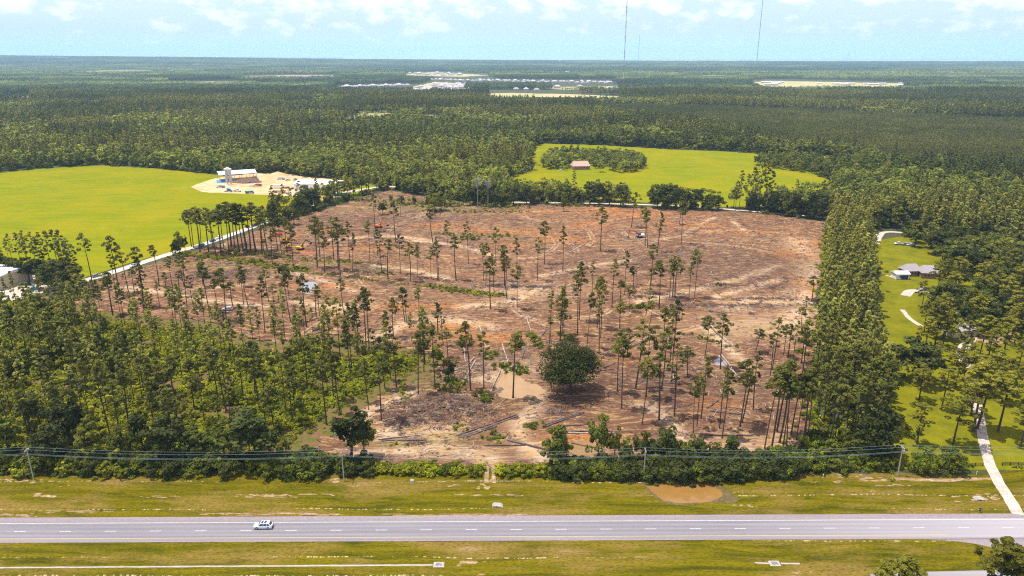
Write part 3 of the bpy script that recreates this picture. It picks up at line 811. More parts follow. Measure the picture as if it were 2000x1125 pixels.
DRIVE = chaikin(PA([(1898, 740), (1906, 780), (1913, 815), (1919, 850), (1924, 880), (1936, 915), (1955, 950), (1980, 990), (1990, 1006)]), 2, False)
ribbon('gravel_driveway', DRIVE, 3.2, .13, M['gravel'], fray=.35)
for l, w in (([(1768, 578), (1778, 566), (1830, 572), (1900, 585), (1980, 600)], 5), ([(1762, 605), (1775, 622), (1800, 638)], 2.4), ([(1712, 476), (1716, 462), (1726, 452), (1770, 455)], 4), ([(1720, 535), (1748, 543)], 1.6), ([(1896, 720), (1870, 690), (1900, 660)], 4)):
    ribbon('gravel_driveway', chaikin(PA(l), 2, False), w, .12, M['gravel'], fray=.4)
sheet('mulch_bed', blob_poly(1930, 655, 12, 9, .4, 4), .08, M['dirt'], px=False)
ribbon('dirt_path', PA([(1745, 936), (1850, 938), (1935, 935)]), 1.4, .1, M['dirt'], fray=.6)
# drainage swale with inlets in the median
def swale(pl, inlet, w, label, s0=None):
    r = empty('drain_inlet', (*P(*inlet), 0), 0, label, 'storm drain')
    mb = MB(); x, y = 0, 0
    mb.prism([(-1.7, 0), (-1.0, .13), (1.0, .13), (1.7, 0)], -1.0, 1.0)
    mb.build('apron', M['concrete'], r)
    mb = MB()
    for k in range(5): mb.box((-.6 + .3 * k, 0, .15), (.1, 1.2, .04), 0, .25)
    mb.build('grate', M['black'], r)
swale(None, (857, 1103.5), 1, 'grated concrete storm drain at the end of the long white gutter')
swale(None, (1513, 1101), 1, 'grated concrete storm drain between two short gutters right of centre')
GUT1 = PA([(-400, 1111), (0, 1109.5), (845, 1104)]); GUT2 = PA([(1474, 1099.5), (1502, 1101)]); GUT3 = PA([(1525, 1101), (1562, 1101.5)])
for gl in (GUT1, GUT2, GUT3): ribbon('concrete_gutter', gl, .55, .10, M['concrete'], fray=.12, step=1.0)

# ==================================================================== TREE SHAPES
def leaf_quads(C, Nrm, size, jit=.6):
    n = len(C)
    nr = Nrm + rng.normal(0, jit, (n, 3)); nr /= np.linalg.norm(nr, axis=1)[:, None] + 1e-9
    t = np.cross(nr, rng.normal(0, 1, (n, 3))); t /= np.linalg.norm(t, axis=1)[:, None] + 1e-9
    b = np.cross(nr, t)
    s = (size * rng.uniform(.6, 1.35, n))[:, None]
    a = rng.uniform(.55, 1.0, n)[:, None]
    V = np.stack([C - t * s - b * s * a * .7, C + t * s * .8 - b * s * a, C + t * s + b * s * a * .8, C - t * s * .7 + b * s * a], 1).reshape(-1, 3)
    return V

def quads_mesh(name, V, m):
    return mesh_np(name, V, np.arange(len(V)).reshape(-1, 4), m)

def unit(n, zmin=-1):
    v = rng.normal(0, 1, (n * 4 + 20, 3)); v /= np.linalg.norm(v, axis=1)[:, None]
    v = v[v[:, 2] > zmin][:n]
    return v

def pine_crown(h=28, base=.62, rad=2.6, tufts=30, per=32, size=.26, flat=.6, top=1.0):
    """irregular shelves of needle tufts carried on limbs"""
    C, Nr, limbs = [], [], []
    for k in range(tufts):
        f = (k + rng.uniform(0, 1)) / tufts
        z = h * (base + (1 - base) * f) - .4
        env = rad * (math.sin(min(1, (f * .92 + .12)) * PI) ** .6) * rng.uniform(.35, 1.15)
        a = rng.uniform(0, 2 * PI)
        c = np.array([math.cos(a) * env, math.sin(a) * env, z + rng.uniform(-.3, .3)])
        r = rng.uniform(.55, 1.05) * (rad / 2.6) * top
        u = unit(per, -.6); p = c + u * np.array([r, r, r * flat]) * rng.uniform(.6, 1, (len(u), 1))
        C.append(p); Nr.append(u * .8 + np.array([0, 0, .9])); limbs.append((z - .9, c))
    C = np.vstack(C); Nr = np.vstack(Nr)
    return leaf_quads(C, Nr, size), limbs

def pine_trunk(h, limbs, r=.24, lean=.0, frac=.97, seedv=0):
    mb = MB(); bx, by = rng.normal(0, .12, 2)
    pts_ = [(bx * math.sin(q * PI) * 2 + lean * q, by * math.sin(q * PI) * 2, h * frac * q) for q in (0, .04, .25, .5, .75, 1)]
    mb.path(pts_, [r * 1.5, r * 1.1, r * .95, r * .8, r * .55, .05], 6)
    for z, c in limbs:
        if rng.random() < .7: mb.tube((0, 0, z), tuple(c), .07, .03, 3)
    for k in range(3):
        a = rng.uniform(0, 2 * PI); z = h * rng.uniform(.35, .6); l = rng.uniform(.5, 1.6)
        mb.tube((0, 0, z), (math.cos(a) * l, math.sin(a) * l, z + .3), .05, .02, 3)
    return mb

PINES = []       # (trunk mesh, crown mesh) at a nominal 28 m
for k in range(16):
    base = rng.uniform(.50, .76); rad = rng.uniform(2.4, 4.0)
    V, limbs = pine_crown(28, base, rad, int(rng.integers(14, 30)), 44, .30)
    PINES.append((pine_trunk(28, limbs, rng.uniform(.19, .32), rng.normal(0, .5)).mesh('trunk', M['bark']), quads_mesh('crown', V, M['pine'])))
YPINES = []      # open grown yard pines: broad layered crowns, nominal 24 m
for k in range(4):
    V, limbs = pine_crown(24, [.42, .48, .45, .5][k], [6.4, 5.8, 6.8, 5.4][k], 54, 62, .30, .36, .58)
    YPINES.append((pine_trunk(24, limbs, .36).mesh('trunk', M['bark']), quads_mesh('crown', V, M['yardpine'])))

def broad_crown(h, R, zc, lobes, per, size, squash=.75, zmin=-.45):
    per = int(per * 1.35); size = size * .82
    C, Nr = [], []
    for k in range(lobes):
        u = unit(1, zmin)[0]
        c = u * np.array([R, R, (h - zc)]) * rng.uniform(.35, .98)
        r = R * rng.uniform(.14, .36)
        n_ = per; v = unit(n_, -.55); p = c + v * r * np.array([1, 1, squash]) * rng.uniform(.75, 1.12, (len(v), 1))
        C.append(p); Nr.append(v + np.array([0, 0, .6]))
    C = np.vstack(C); C[:, 2] += zc
    C[:, 2] = np.maximum(C[:, 2], .3)
    return leaf_quads(C, np.vstack(Nr), size, .62)

def broad_trunk(h, zc, R, r=.3):
    mb = MB(); mb.path([(0, 0, 0), (.1, 0, h * .12), (0, .1, zc * .8), (.1, 0, zc)], [r * 1.5, r, r * .85, r * .6], 7)
    for k in range(6):
        a = k * 1.05 + rng.uniform(-.3, .3); q = rng.uniform(.4, .75)
        mb.path([(0, 0, zc * .45 + k * zc * .06), (math.cos(a) * R * .3, math.sin(a) * R * .3, zc * .85), (math.cos(a) * R * q, math.sin(a) * R * q, zc + (h - zc) * .35)], [r * .5, r * .35, .05], 4)
    return mb
BROAD = []       # nominal 15 m
for k in range(7):
    R = [5.2, 4.6, 5.8, 4.0, 5.0, 3.6, 6.2][k]; zc = [7.5, 8, 7, 8.5, 7.2, 8, 8][k]
    V = broad_crown(15, R, zc, [34, 30, 40, 26, 36, 26, 44][k], 46, .44)
    BROAD.append((broad_trunk(15, zc, R).mesh('trunk', M['bark']), quads_mesh('crown', V, M['leaf'] if k % 3 else M['darkleaf'])))

# light versions for the trees past the first few hundred
def joined(name, parts):
    """leaf quads plus a plain trunk in one mesh: [(V, mat)]"""
    Vs, F4, mi, off = [], [], [], 0
    mats = [m for _, m in parts]
    for i, (V, m) in enumerate(parts):
        Vs.append(V); n = len(V) // 4; F4.append(np.arange(n * 4).reshape(-1, 4) + off); mi += [i] * n; off += len(V)
    return mesh_np(name, np.vstack(Vs), np.vstack(F4), mats, mi)
def post_quads(h, r=.22):
    V = []
    for a, b in (((r, 0), (-r, 0)), ((0, r), (0, -r))):
        V += [(*a, 0), (*b, 0), (b[0] * .4, b[1] * .4, h), (a[0] * .4, a[1] * .4, h)]
    return np.array(V, float)

def source(name, me):
    o = bpy.data.objects.new(name, me); return o
def make_col(name, objs):
    c = bpy.data.collections.new(name)
    for k, o in enumerate(objs):
        o.name = 'shape_%s_%02d' % (name, k); c.objects.link(o)
    return c

def gn_stuff(name, label, P3, rot, scl, kidx, col, kind='stuff'):
    """one object whose points carry instances of the shapes of a collection"""
    me = bpy.data.meshes.new(name); me.vertices.add(len(P3)); me.vertices.foreach_set('co', np.asarray(P3, np.float32).ravel())
    for nm, typ, dat in (('rz', 'FLOAT', rot), ('sc', 'FLOAT', scl), ('ki', 'INT', kidx)):
        at = me.attributes.new(nm, typ, 'POINT'); at.data.foreach_set('value', np.asarray(dat, np.int32 if typ == 'INT' else np.float32))
    o = bpy.data.objects.new(name, me); COL.objects.link(o)
    ng = bpy.data.node_groups.new(name, 'GeometryNodeTree')
    ng.interface.new_socket('Geometry', in_out='INPUT', socket_type='NodeSocketGeometry')
    ng.interface.new_socket('Geometry', in_out='OUTPUT', socket_type='NodeSocketGeometry')
    nd, lk = ng.nodes, ng.links
    gi, go = nd.new('NodeGroupInput'), nd.new('NodeGroupOutput')
    iop = nd.new('GeometryNodeInstanceOnPoints'); ci = nd.new('GeometryNodeCollectionInfo')
    ci.inputs['Collection'].default_value = col; ci.inputs['Separate Children'].default_value = True; ci.inputs['Reset Children'].default_value = True
    iop.inputs['Pick Instance'].default_value = True
    def at(nm, t):
        q = nd.new('GeometryNodeInputNamedAttribute'); q.data_type = t; q.inputs[0].default_value = nm; return q.outputs[0]
    cx = nd.new('ShaderNodeCombineXYZ'); lk.new(at('rz', 'FLOAT'), cx.inputs[2])
    e2r = nd.new('FunctionNodeEulerToRotation'); lk.new(cx.outputs[0], e2r.inputs[0])
    lk.new(gi.outputs[0], iop.inputs['Points']); lk.new(ci.outputs[0], iop.inputs['Instance'])
    lk.new(at('ki', 'INT'), iop.inputs['Instance Index']); lk.new(e2r.outputs[0], iop.inputs['Rotation']); lk.new(at('sc', 'FLOAT'), iop.inputs['Scale'])
    lk.new(iop.outputs[0], go.inputs[0])
    md = o.modifiers.new('scatter', 'NODES'); md.node_group = ng
    o['kind'] = kind
    return o

def scatter(poly_world, spacing, jitter=.9):
    poly_world = np.asarray(poly_world); a, b = poly_world.min(0), poly_world.max(0)
    xs, ys = np.arange(a[0], b[0], spacing), np.arange(a[1], b[1], spacing)
    X_, Y_ = np.meshgrid(xs, ys); p = np.c_[X_.ravel(), Y_.ravel()] + rng.uniform(-.5, .5, (X_.size, 2)) * spacing * jitter
    return p[inside(poly_world, p)]

def in_view(p, m=60):
    u, v = project(p[:, 0], p[:, 1], 15 * np.ones(len(p)))
    return (u > -m) & (u < 2000 + m) & (v < 1125 + 2 * m)

# ==================================================================== PINES READ OFF THE PHOTOGRAPH (x, foot row, top row)
CLEARING_PINES = """1173 491 405;1233 445 375;1260 482 406;1265 485 410;1283 493 415;1331 477 394;1327 439 407;1099 531 440;1063 517 433;915 517 432;875 482 430;
891 549 461;857 548 462;855 549 470;944 549 475;949 558 475;958 606 502;965 574 494;969 523 444;985 561 478;990 584 489;1010 606 520;1010 548 462;1049 550 465;
1195 601 502;1156 581 508;1073 673 567;1077 675 620;1094 667 561;1098 655 570;1102 665 605;1128 655 528;1131 626 510;1146 681 572;1166 642 540;1173 662 556;1170 693 585;
1210 645 583;1211 647 590;1220 577 487;1211 600 548;1236 580 520;1206 768 645;1214 800 655;1261 617 562;1287 606 510;1268 640 588;1293 690 600;1271 560 478;1269 575 524;
1308 582 507;1313 583 500;1318 583 502;1345 588 510;1356 582 487;1315 690 583;1241 762 625;1254 830 700;1262 777 640;1287 822 690;1292 762 640;1309 705 600;1311 749 640;
1317 815 680;1354 847 738;1361 836 740;1369 819 695;1376 702 617;1405 839 712;1410 858 725;1407 722 616;1445 836 698;1449 828 705;1471 801 685;1475 690 643;1343 738 677;
1504 736 650;1508 723 620;1530 695 635;1538 701 634;1548 719 625;1565 710 650;1567 732 625;1572 622 580;1493 878 730;1507 876 715;1517 845 700;1522 867 710;1528 880 730;1536 872 725;
1568 865 735;1572 862 720;1578 852 710;1555 860 725;1545 850 730;1002 778 648;919 765 630;945 758 645;850 761 640;828 726 630;817 771 651;774 756 650;752 760 655;745 825 694;
733 452 376;738 501 447;746 536 450;758 546 466;773 473 394;782 535 456;802 550 474;815 543 478;842 545 482;847 481 408;723 516 432;684 514 432;689 530 455;661 528 421;665 540 440;
652 509 422;620 524 423;625 503 426;634 534 450;573 526 434;561 495 425;532 518 433;543 489 375;500 492 393;490 490 404;483 494 399;468 495 394;452 482 395;447 500 391;438 489 400;
432 498 409;422 502 412;416 484 410;408 495 406;393 486 407;391 494 405;378 484 408;374 482 409;475 488 402;460 492 398;512 498 405;522 488 400;550 500 420;518 505 425;
182 561 456;233 574 447;227 581 498;281 603 483;251 570 477;311 560 478;220 616 530;155 579 536;125 581 546;136 582 549;162 581 545;263 573 525;338 566 501;366 603 499;354 581 530;
378 603 539;313 603 549;324 563 534;400 562 511;431 560 524;360 560 502;479 562 522;397 560 500;410 613 512;442 625 523;427 611 545;455 600 550;476 595 530;485 600 520;518 652 538;525 590 521;
536 600 555;568 630 518;565 585 520;599 640 535;618 622 555;624 618 558;671 610 545;791 630 560;794 628 587;819 640 564;855 655 592;866 676 602;769 660 582;715 678 563;721 680 560;700 690 597;
1565 650 600;1585 590 540;990 549 500;1224 700 640;1230 610 560;875 700 640"""
THICKET_PINES = """664 809 690;720 803 700;573 830 720;560 817 700;519 798 700;505 793 700;427 785 673;476 787 680;610 737 650;635 723 620;665 705 578;683 723 630;541 697 590;557 664 562;581 668 600;
508 672 600;612 662 600;755 680 605;697 686 590;759 720 625;804 670 609;826 690 622;845 700 630;483 740 650;441 697 600;171 785 700;299 793 690;279 782 680;289 770 672;268 673 570;312 734 640;344 657 560;
395 774 660;111 654 560;80 675 590;201 635 545;221 614 530;283 603 510;403 652 560;337 613 562;190 619 545;150 640 550;60 640 560;130 720 640;40 720 620;90 780 680;20 800 700;210 700 610;240 750 650;
350 720 620;370 690 600;420 730 640;460 720 620;580 760 660;640 770 670;700 750 650;540 780 680;320 800 700;250 820 720;180 840 740;120 830 735;60 860 760;400 830 730;450 840 735;520 850 760;730 730 640;
676 655 610;645 690 610;590 700 610;497 690 600;360 640 560;300 650 560;245 640 550;180 680 590;20 620 540;0 660 570;380 800 700;340 850 750"""
def parse(s): return [tuple(float(q) for q in e.split()) for e in s.replace('\n', '').split(';') if e.strip()]

trees = []        # dicts: kind, x, y, h, zone, dist
def add_tree(kind, x, y, h, zone, var=None, wide=1.0):
    trees.append(dict(kind=kind, x=x, y=y, h=h, zone=zone, var=var, wide=wide, d=math.hypot(x, y)))
for s, zone in ((CLEARING_PINES, 'clearing'), (THICKET_PINES, 'thicket')):
    for px, b, t in parse(s):
        x, y = P(px, b); h_ = float(np.clip(height_for(px, b, t), 9, 33))
        add_tree('pine', x, y, h_, zone)
# pine belt on the right of the clearing
STRIP = PA([(1600, 893), (1724, 893), (1724, 800), (1714, 700), (1704, 600), (1698, 520), (1694, 470), (1688, 440), (1632, 428), (1617, 446), (1610, 530), (1600, 620), (1592, 700), (1590, 800)])
for x, y in scatter(STRIP, 5.0): add_tree('pine', x, y, rng.uniform(19, 28), 'belt')
# yard pines at right
for px, b, t in parse("1791 869 785;1861 869 757;1901 843 690;1908 838 700;1949 843 722;1993 873 785;1896 812 720;1795 781 708;1987 726 655;1838 800 715;1866 760 680;1815 745 665;1935 760 680;1965 790 700;1880 700 625;1930 700 620;1975 660 590;1840 680 610;1805 690 620;1805 650 585;1830 640 575;1900 640 575;1955 620 560;1800 600 548;1850 605 550;1915 590 535;1990 590 535;2030 800 690;2060 860 760;2020 700 610;2050 640 580"):
    x, y = P(px, b); add_tree('yardpine', x, y, float(np.clip(height_for(px, b, t), 12, 26)), 'garden')
for px, b, t in parse("1932 1235 1056;1962 1225 1062;1990 1240 1070;1760 1250 1090;1738 1240 1098"):
    x, y = P(px, b); add_tree('yardpine', x, y, height_for(px, b, t), 'foreground')
BIG_OAK = P(1113, 768)
# trees between lane and right-hand field, read off the photo
for px, b, t, wd in ((1053, 396, 354, 1), (1062, 392, 362, .8), (1075, 400, 372, .8), (1110, 398, 354, 1), (1101, 414, 380, .6), (1128, 398, 370, .8), (1152, 400, 352, 1.1), (1170, 402, 356, 1), (1190, 402, 355, 1), (1212, 404, 356, 1.1), (1222, 406, 372, .8),
                     (1284, 407, 360, 1), (1296, 408, 358, 1.1), (1318, 408, 358, 1.2), (1330, 410, 365, .9), (1590, 426, 358, 1.3), (1606, 428, 372, 1), (1575, 424, 376, .9), (1530, 420, 376, .9), (1548, 420, 378, .9), (1560, 424, 375, .9), (1515, 418, 378, .7),
                     (1240, 400, 388, .5), (1350, 408, 396, .5), (1372, 408, 394, .6), (1390, 409, 393, .6), (1405, 410, 397, .5), (1420, 412, 398, .5), (1035, 400, 365, .9), (1085, 398, 378, .7), (1140, 402, 378, .7), (1180, 404, 380, .7)):
    x, y = P(px, b); add_tree('broad', x, y, max(5, height_for(px, b, t)), 'lane', wide=wd)
for px, b, t in parse("1443 413 350;1456 411 356;1466 414 346;1480 416 340;1492 414 338;1502 414 352;1436 412 366;1472 412 352"):
    x, y = P(px, b); add_tree('pine', x, y, height_for(px, b, t), 'lane', wide=1.7)
# oaks along the county road near the yard
for px, b, t in parse("585 400 372;600 404 366;618 398 362;632 394 360;645 392 356;655 388 352;668 384 350;680 382 348;694 380 345;706 376 340;720 372 330;735 368 330;590 392 375;560 404 385;548 404 380;540 412 376"):
    x, y = P(px, b); add_tree('broad', x, y, height_for(px, b, t), 'roadoak', wide=1.25)
for px, b, t in parse("543 430 384;534 452 392;575 440 395;560 446 405;605 410 385;352 500 452;362 492 460;345 505 468"):
    x, y = P(px, b); add_tree('broad', x, y, height_for(px, b, t), 'roadoak', wide=.7)
# the windbreak between yard and left field
for px, b, t in parse("30 538 470;45 535 468;60 540 466;75 538 468;92 545 470;105 548 468;118 545 465;130 548 466;143 550 478;152 552 490;20 520 475;55 525 472;85 552 480;125 556 485;140 558 492;8 530 485"):
    x, y = P(px, b); add_tree('pine', x, y, height_for(px, b, t), 'windbreak', wide=1.5)
for px, b, t in parse("748 420 395;765 400 380;850 415 378;862 412 375;905 402 372;880 404 375;925 402 365;1000 402 370;985 402 368;968 404 366;945 404 368;785 398 382;810 400 384;838 410 376"):
    x, y = P(px, b); add_tree('broad', x, y, height_for(px, b, t), 'clearing_edge', wide=.9)
# broadleaf trees by the highway
for px, b, t, wd in ((688, 905, 800, 1.2), (712, 895, 815, .8), (1085, 915, 832, .95), (1100, 910, 845, .7), (1168, 898, 808, .62), (1198, 905, 832, .5), (1222, 912, 855, .7), (1255, 905, 845, .8), (1300, 905, 838, 1), (1340, 905, 848, .9), (1365, 905, 855, .9), (1430, 905, 850, 1.2), (1395, 905, 862, .8),
                     (876, 745, 700, .8), (905, 690, 655, .6), (1135, 760, 730, .7), (20, 905, 800, 1), (95, 910, 830, 1.1), (180, 905, 815, 1.1), (240, 905, 830, 1), (330, 905, 812, 1.2), (390, 905, 835, 1.1), (440, 900, 820, 1.2), (505, 905, 795, 1.5), (530, 905, 830, 1), (280, 880, 800, 1), (140, 870, 780, 1), (60, 850, 760, 1),
                     (470, 870, 800, 1), (560, 890, 850, .8), (1655, 900, 840, .8), (1700, 900, 800, .9), (1620, 905, 850, .9), (1725, 895, 790, .9), (1788, 745, 665, 1.3), (1783, 700, 650, .9)):
    x, y = P(px, b); add_tree('broad', x, y, height_for(px, b, t), 'roadside' if b > 840 else 'open', wide=wd)
# mixed wood at far left, denser towards the edge
LEFTW = PA([(-150, 640), (60, 600), (180, 640), (260, 700), (330, 800), (420, 880), (300, 905), (-250, 915)])
for x, y in scatter(LEFTW, 11.5):
    if rng.random() < .5: add_tree('broad', x, y, rng.uniform(9, 15), 'leftwood', wide=rng.uniform(.8, 1.1))
    else: add_tree('pine', x, y, rng.uniform(18, 25), 'leftwood')
THICKET = PA([(-200, 610), (105, 585), (180, 606), (300, 622), (420, 640), (470, 668), (540, 680), (620, 655), (720, 672), (850, 694), (868, 705), (845, 722), (795, 750), (738, 775), (680, 815), (615, 860), (570, 895), (560, 912), (-260, 920)])
for x, y in scatter(THICKET, 15):
    if rng.random() < .22: add_tree('broad', x, y, rng.uniform(4, 7), 'thicket', wide=.6)
for x, y in scatter(PA([(0, 600), (180, 606), (300, 622), (470, 668), (620, 660), (850, 694), (800, 750), (690, 810), (560, 870), (0, 900)]), 15):
    add_tree('pine', x, y, rng.uniform(17, 27), 'thicket')
for x, y in scatter(PA([(560, 660), (860, 690), (850, 720), (600, 720)]), 8):
    if rng.random() < .3: add_tree('broad', x, y, rng.uniform(4, 9), 'thicket', wide=.55)
# woods of the residential side
RES_UP = PA([(1762, 452), (1812, 470), (2200, 500), (2300, 640), (2000, 560), (1900, 545), (1850, 530), (1820, 505), (1790, 490)])
RES_ALL = PA([(1800, 600), (1835, 560), (2200, 540), (2500, 700), (2300, 760), (2000, 700), (1870, 660), (1820, 700), (1806, 660)])
for x, y in scatter(RES_UP, 10):
    if rng.random() < .9: add_tree('broad', x, y, rng.uniform(13, 18), 'houses', wide=1.3)
RES_LOW = PA([(1815, 770), (1815, 700), (1900, 690), (2060, 700), (2300, 780), (2200, 850), (1990, 800), (1900, 770), (1850, 790)])
for x, y in scatter(RES_ALL, 10.5):
    if rng.random() < .55: add_tree('yardpine', x, y, rng.uniform(17, 23), 'garden')
    elif rng.random() < .8: add_tree('broad', x, y, rng.uniform(11, 17), 'houses', wide=1.2)
for x, y in scatter(RES_LOW, 13):
    if rng.random() < .6: add_tree('yardpine', x, y, rng.uniform(16, 22), 'garden')

for px, b, t in parse("28 545 500;44 548 505;58 550 500;72 548 505;88 552 500;102 556 505;116 560 505;130 562 505;144 560 512;95 565 515;120 572 525;150 570 520;10 530 495"):
    x, y = P(px, b); add_tree('broad', x, y, height_for(px, b, t), 'windbreak_leaf', wide=1.1)
for t in trees:
    if t['zone'] == 'clearing' and t['kind'] == 'pine' and t['y'] > P(0, 512)[1] and t['x'] < P(530, 495)[0]: t['wide'] = 1.45
ROADS_AND_GAPS = [PA(FIELD_L), PA(FIELD_R), CLEAR, PA(YARD), PA([(-140, 540), (95, 540), (95, 590), (-140, 620)])]
# big woods behind: all ground beyond the fields out to 2.6 km
NOGO = [PA(q) for q in ([(655, 242), (700, 222), (760, 221), (790, 230), (760, 240), (700, 244)], [(770, 238), (850, 226), (905, 234), (860, 244)], [(560, 216), (600, 212), (640, 216), (600, 221)], [(954, 203), (956, 182), (1210, 186), (1210, 202)], [(530, 226), (640, 214), (660, 222), (560, 234)], [(0, 200), (60, 200), (60, 186), (0, 186)], [(1700, 560), (1698, 450), (1740, 448), (1790, 470), (1800, 500), (1830, 515), (1840, 560), (1790, 600), (1775, 700), (1770, 915), (1722, 905), (1725, 700)],
                               [(1965, 362), (2010, 352), (2060, 356), (2050, 372), (2000, 370)], [(1120, 340), (1120, 326), (1148, 326), (1150, 336), (1250, 342), (1100, 345)])]
PLANT = PA([(1150, 207), (1400, 214), (1700, 226), (2080, 243), (2800, 280), (2800, 380), (2060, 345), (1900, 345), (1780, 330), (1700, 312), (1640, 300), (1500, 285), (1400, 262), (1250, 240), (1180, 225)])
def corridor(p, line, w): return dist_poly(p, line) < w
def woods(poly, sp, far):
    p = scatter(poly, sp); p = p[in_view(p)]
    for q in ROADS_AND_GAPS + NOGO: p = p[~inside(q, p)]
    p = p[~corridor(p, ROAD1, 8)]; p = p[~corridor(p, ROAD2, 5)]
    p = p[~inside(STRIP, p)]
    return p
BACK = np.array([[-1800, 560], [-700, 560], P(0, 560), P(100, 560), P(745, 384), P(745, 372), P(840, 392), P(1000, 402), P(1616, 432), P(1712, 470), P(1800, 480), P(2200, 520), (2200, 520), (2200, 2600), (-2200, 2600)])
bw = woods(BACK, 8.6, True)
pl = inside(PLANT, bw)
plant_pts = None
bw = bw[~pl]
dn = fbm(bw[:, 0] * .006, bw[:, 1] * .006, 3, 21)
u_, v_ = project(bw[:, 0], bw[:, 1], np.zeros(len(bw)))
edge = np.minimum(dist_poly(bw, np.vstack([PA(FIELD_L)[:12]])), dist_poly(bw, PA(FIELD_R)))
isb = (rng.random(len(bw)) < np.clip(.30 + (dn - .5) * 3.5 + (edge < 70) * .7 + (u_ > 1650) * (bw[:, 1] < 900) * .5, .05, .97))
for (x, y), b_, e in zip(bw, isb, edge):
    if b_: add_tree('broad', x, y, rng.uniform(12, 19), 'wood', wide=rng.uniform(.95, 1.35))
    else: add_tree('pine', x, y, rng.uniform(15, 21) + 8 * float(fbm(np.array([x * .004]), np.array([y * .004]), 2, 91)[0]), 'wood', wide=1.35)
# understorey and midstorey so that the wood closes up
# island wood with the house and its neighbour
ISL = PA([(1058, 326), (1066, 312), (1085, 304), (1120, 302), (1180, 304), (1235, 309), (1256, 318), (1258, 328), (1240, 336), (1215, 339), (1190, 336), (1190, 326), (1165, 330), (1152, 326), (1148, 316), (1118, 318), (1112, 330), (1090, 333), (1064, 332)])
for x, y in scatter(ISL, 7.5): add_tree('broad', x, y, rng.uniform(9, 13), 'island', wide=1.15)
ISL2 = PA([(1477, 325), (1482, 316), (1510, 311), (1560, 312), (1600, 318), (1660, 326), (1680, 350), (1640, 356), (1610, 344), (1560, 336), (1520, 331)])
for x, y in scatter(ISL2, 7.5): add_tree('broad', x, y, rng.uniform(9, 13), 'spinney', wide=1.15)
for x, y in scatter(PA([(985, 360), (1000, 350), (1035, 330), (1030, 318), (1000, 318), (960, 340), (950, 380), (975, 400), (990, 380)]), 9): add_tree('broad', x, y, rng.uniform(10, 15), 'wood', wide=1.2)
x, y = P(1172, 336); add_tree('broad', x, y, 12, 'island', wide=1.3)
for px in (1122, 1106): x, y = P(px, 334); add_tree('broad', x, y, 7, 'island', wide=.8)

# ---- split: nearest individuals / the rest
LIM = 285
def visible(t):
    u, v = project(t['x'], t['y'], t['h'] * .8)
    return -25 < u < 2025 and v < 1135
keepers, rest = [], []
for kd in ('pine', 'broad', 'yardpine'):
    L_ = sorted([t for t in trees if t['kind'] == kd], key=lambda t: t['d'])
    n_ = 0
    for t in L_:
        pri = t['zone'] in ('clearing',)
        if pri and visible(t): t['own'] = True
    n_ = sum(1 for t in L_ if t.get('own'))
    for t in L_:
        if t.get('own'): continue
        if n_ < LIM and visible(t): t['own'] = True; n_ += 1
        elif not visible(t) and t['d'] < 900: t['own'] = False
        else: t['own'] = False
    keepers += [t for t in L_ if t['own']]; rest += [t for t in L_ if not t['own']]

# ---- labels
LANDMARKS = {'big round oak': BIG_OAK, 'red excavator': P(1240, 463), 'orange excavator': P(744, 445), 'yellow excavator': P(590, 488), 'tan muddy puddle': P(1010, 758), 'white car parked in the clearing': P(448, 606),
             'orange pond': P(1335, 955), 'pale rain puddle': P(605, 562), 'stacked logs': P(955, 838), 'long crossed logs': P(1410, 660), 'hedge gap': P(957, 915), 'silo tower': P(448, 361), 'pine belt': P(1600, 560), 'blue roadside car': P(415, 470), 'white workshop': P(628, 368), 'gravel driveway': P(1935, 915), 'two round bushes': P(1832, 918),
             'small white house': P(1757, 543), 'warehouse': P(-30, 552), 'leftmost power pole': P(66, 937), 'second power pole': P(672, 940), 'third power pole': P(1257, 938), 'bare dead trees': P(943, 408), 'white pickup by road': P(262, 521), 'lone highway car': P(515, 1031), 'long lane': P(1420, 408),
             'right field corner': P(1612, 400), 'open shed': P(480, 355), 'vine covered clods': P(860, 800), 'green strip end': P(985, 579), 'red clay heap': P(602, 495), 'teal trailer': P(666, 385)}
ORD = ['nearest', 'second nearest', 'third nearest', 'fourth nearest', 'fifth nearest', 'sixth nearest', 'seventh nearest', 'eighth nearest', 'ninth nearest', 'tenth nearest', 'eleventh nearest', 'twelfth nearest', 'thirteenth nearest', 'fourteenth nearest', 'fifteenth nearest',
       'sixteenth nearest', 'seventeenth nearest', 'eighteenth nearest', 'nineteenth nearest', 'twentieth nearest']
def direction(dx, dy):
    a = math.degrees(math.atan2(dy, dx)) % 360
    return ['right of', 'behind and right of', 'behind', 'behind and left of', 'left of', 'before and left of', 'before', 'before and right of'][int(((a + 22.5) % 360) // 45)]
def name_by_landmark(ts, word, group, look):
    b = {}
    for t in ts:
        lm = min(LANDMARKS, key=lambda k: (t['x'] - LANDMARKS[k][0]) ** 2 + (t['y'] - LANDMARKS[k][1]) ** 2)
        dx, dy = t['x'] - LANDMARKS[lm][0], t['y'] - LANDMARKS[lm][1]
        b.setdefault((lm, direction(dx, dy)), []).append((math.hypot(dx, dy), id(t), t))
    for (lm, dr), l in b.items():
        l.sort()
        for k, (_, _, t) in enumerate(l):
            t['label'] = '%s %s %s the %s, %s' % (ORD[min(k, 19)], word, dr, lm, look(t)); t['group'] = group
_lk = lambda t: 'tall' if t['h'] > 26 else ('middling' if t['h'] > 17 else 'low')
name_by_landmark([t for t in keepers if t['kind'] == 'pine' and t['zone'] in ('clearing', 'lane', 'windbreak')], 'pine', 'pines standing apart', _lk)
name_by_landmark([t for t in keepers if t['kind'] == 'yardpine'], 'broad pine', 'pines of the right lawns', _lk)
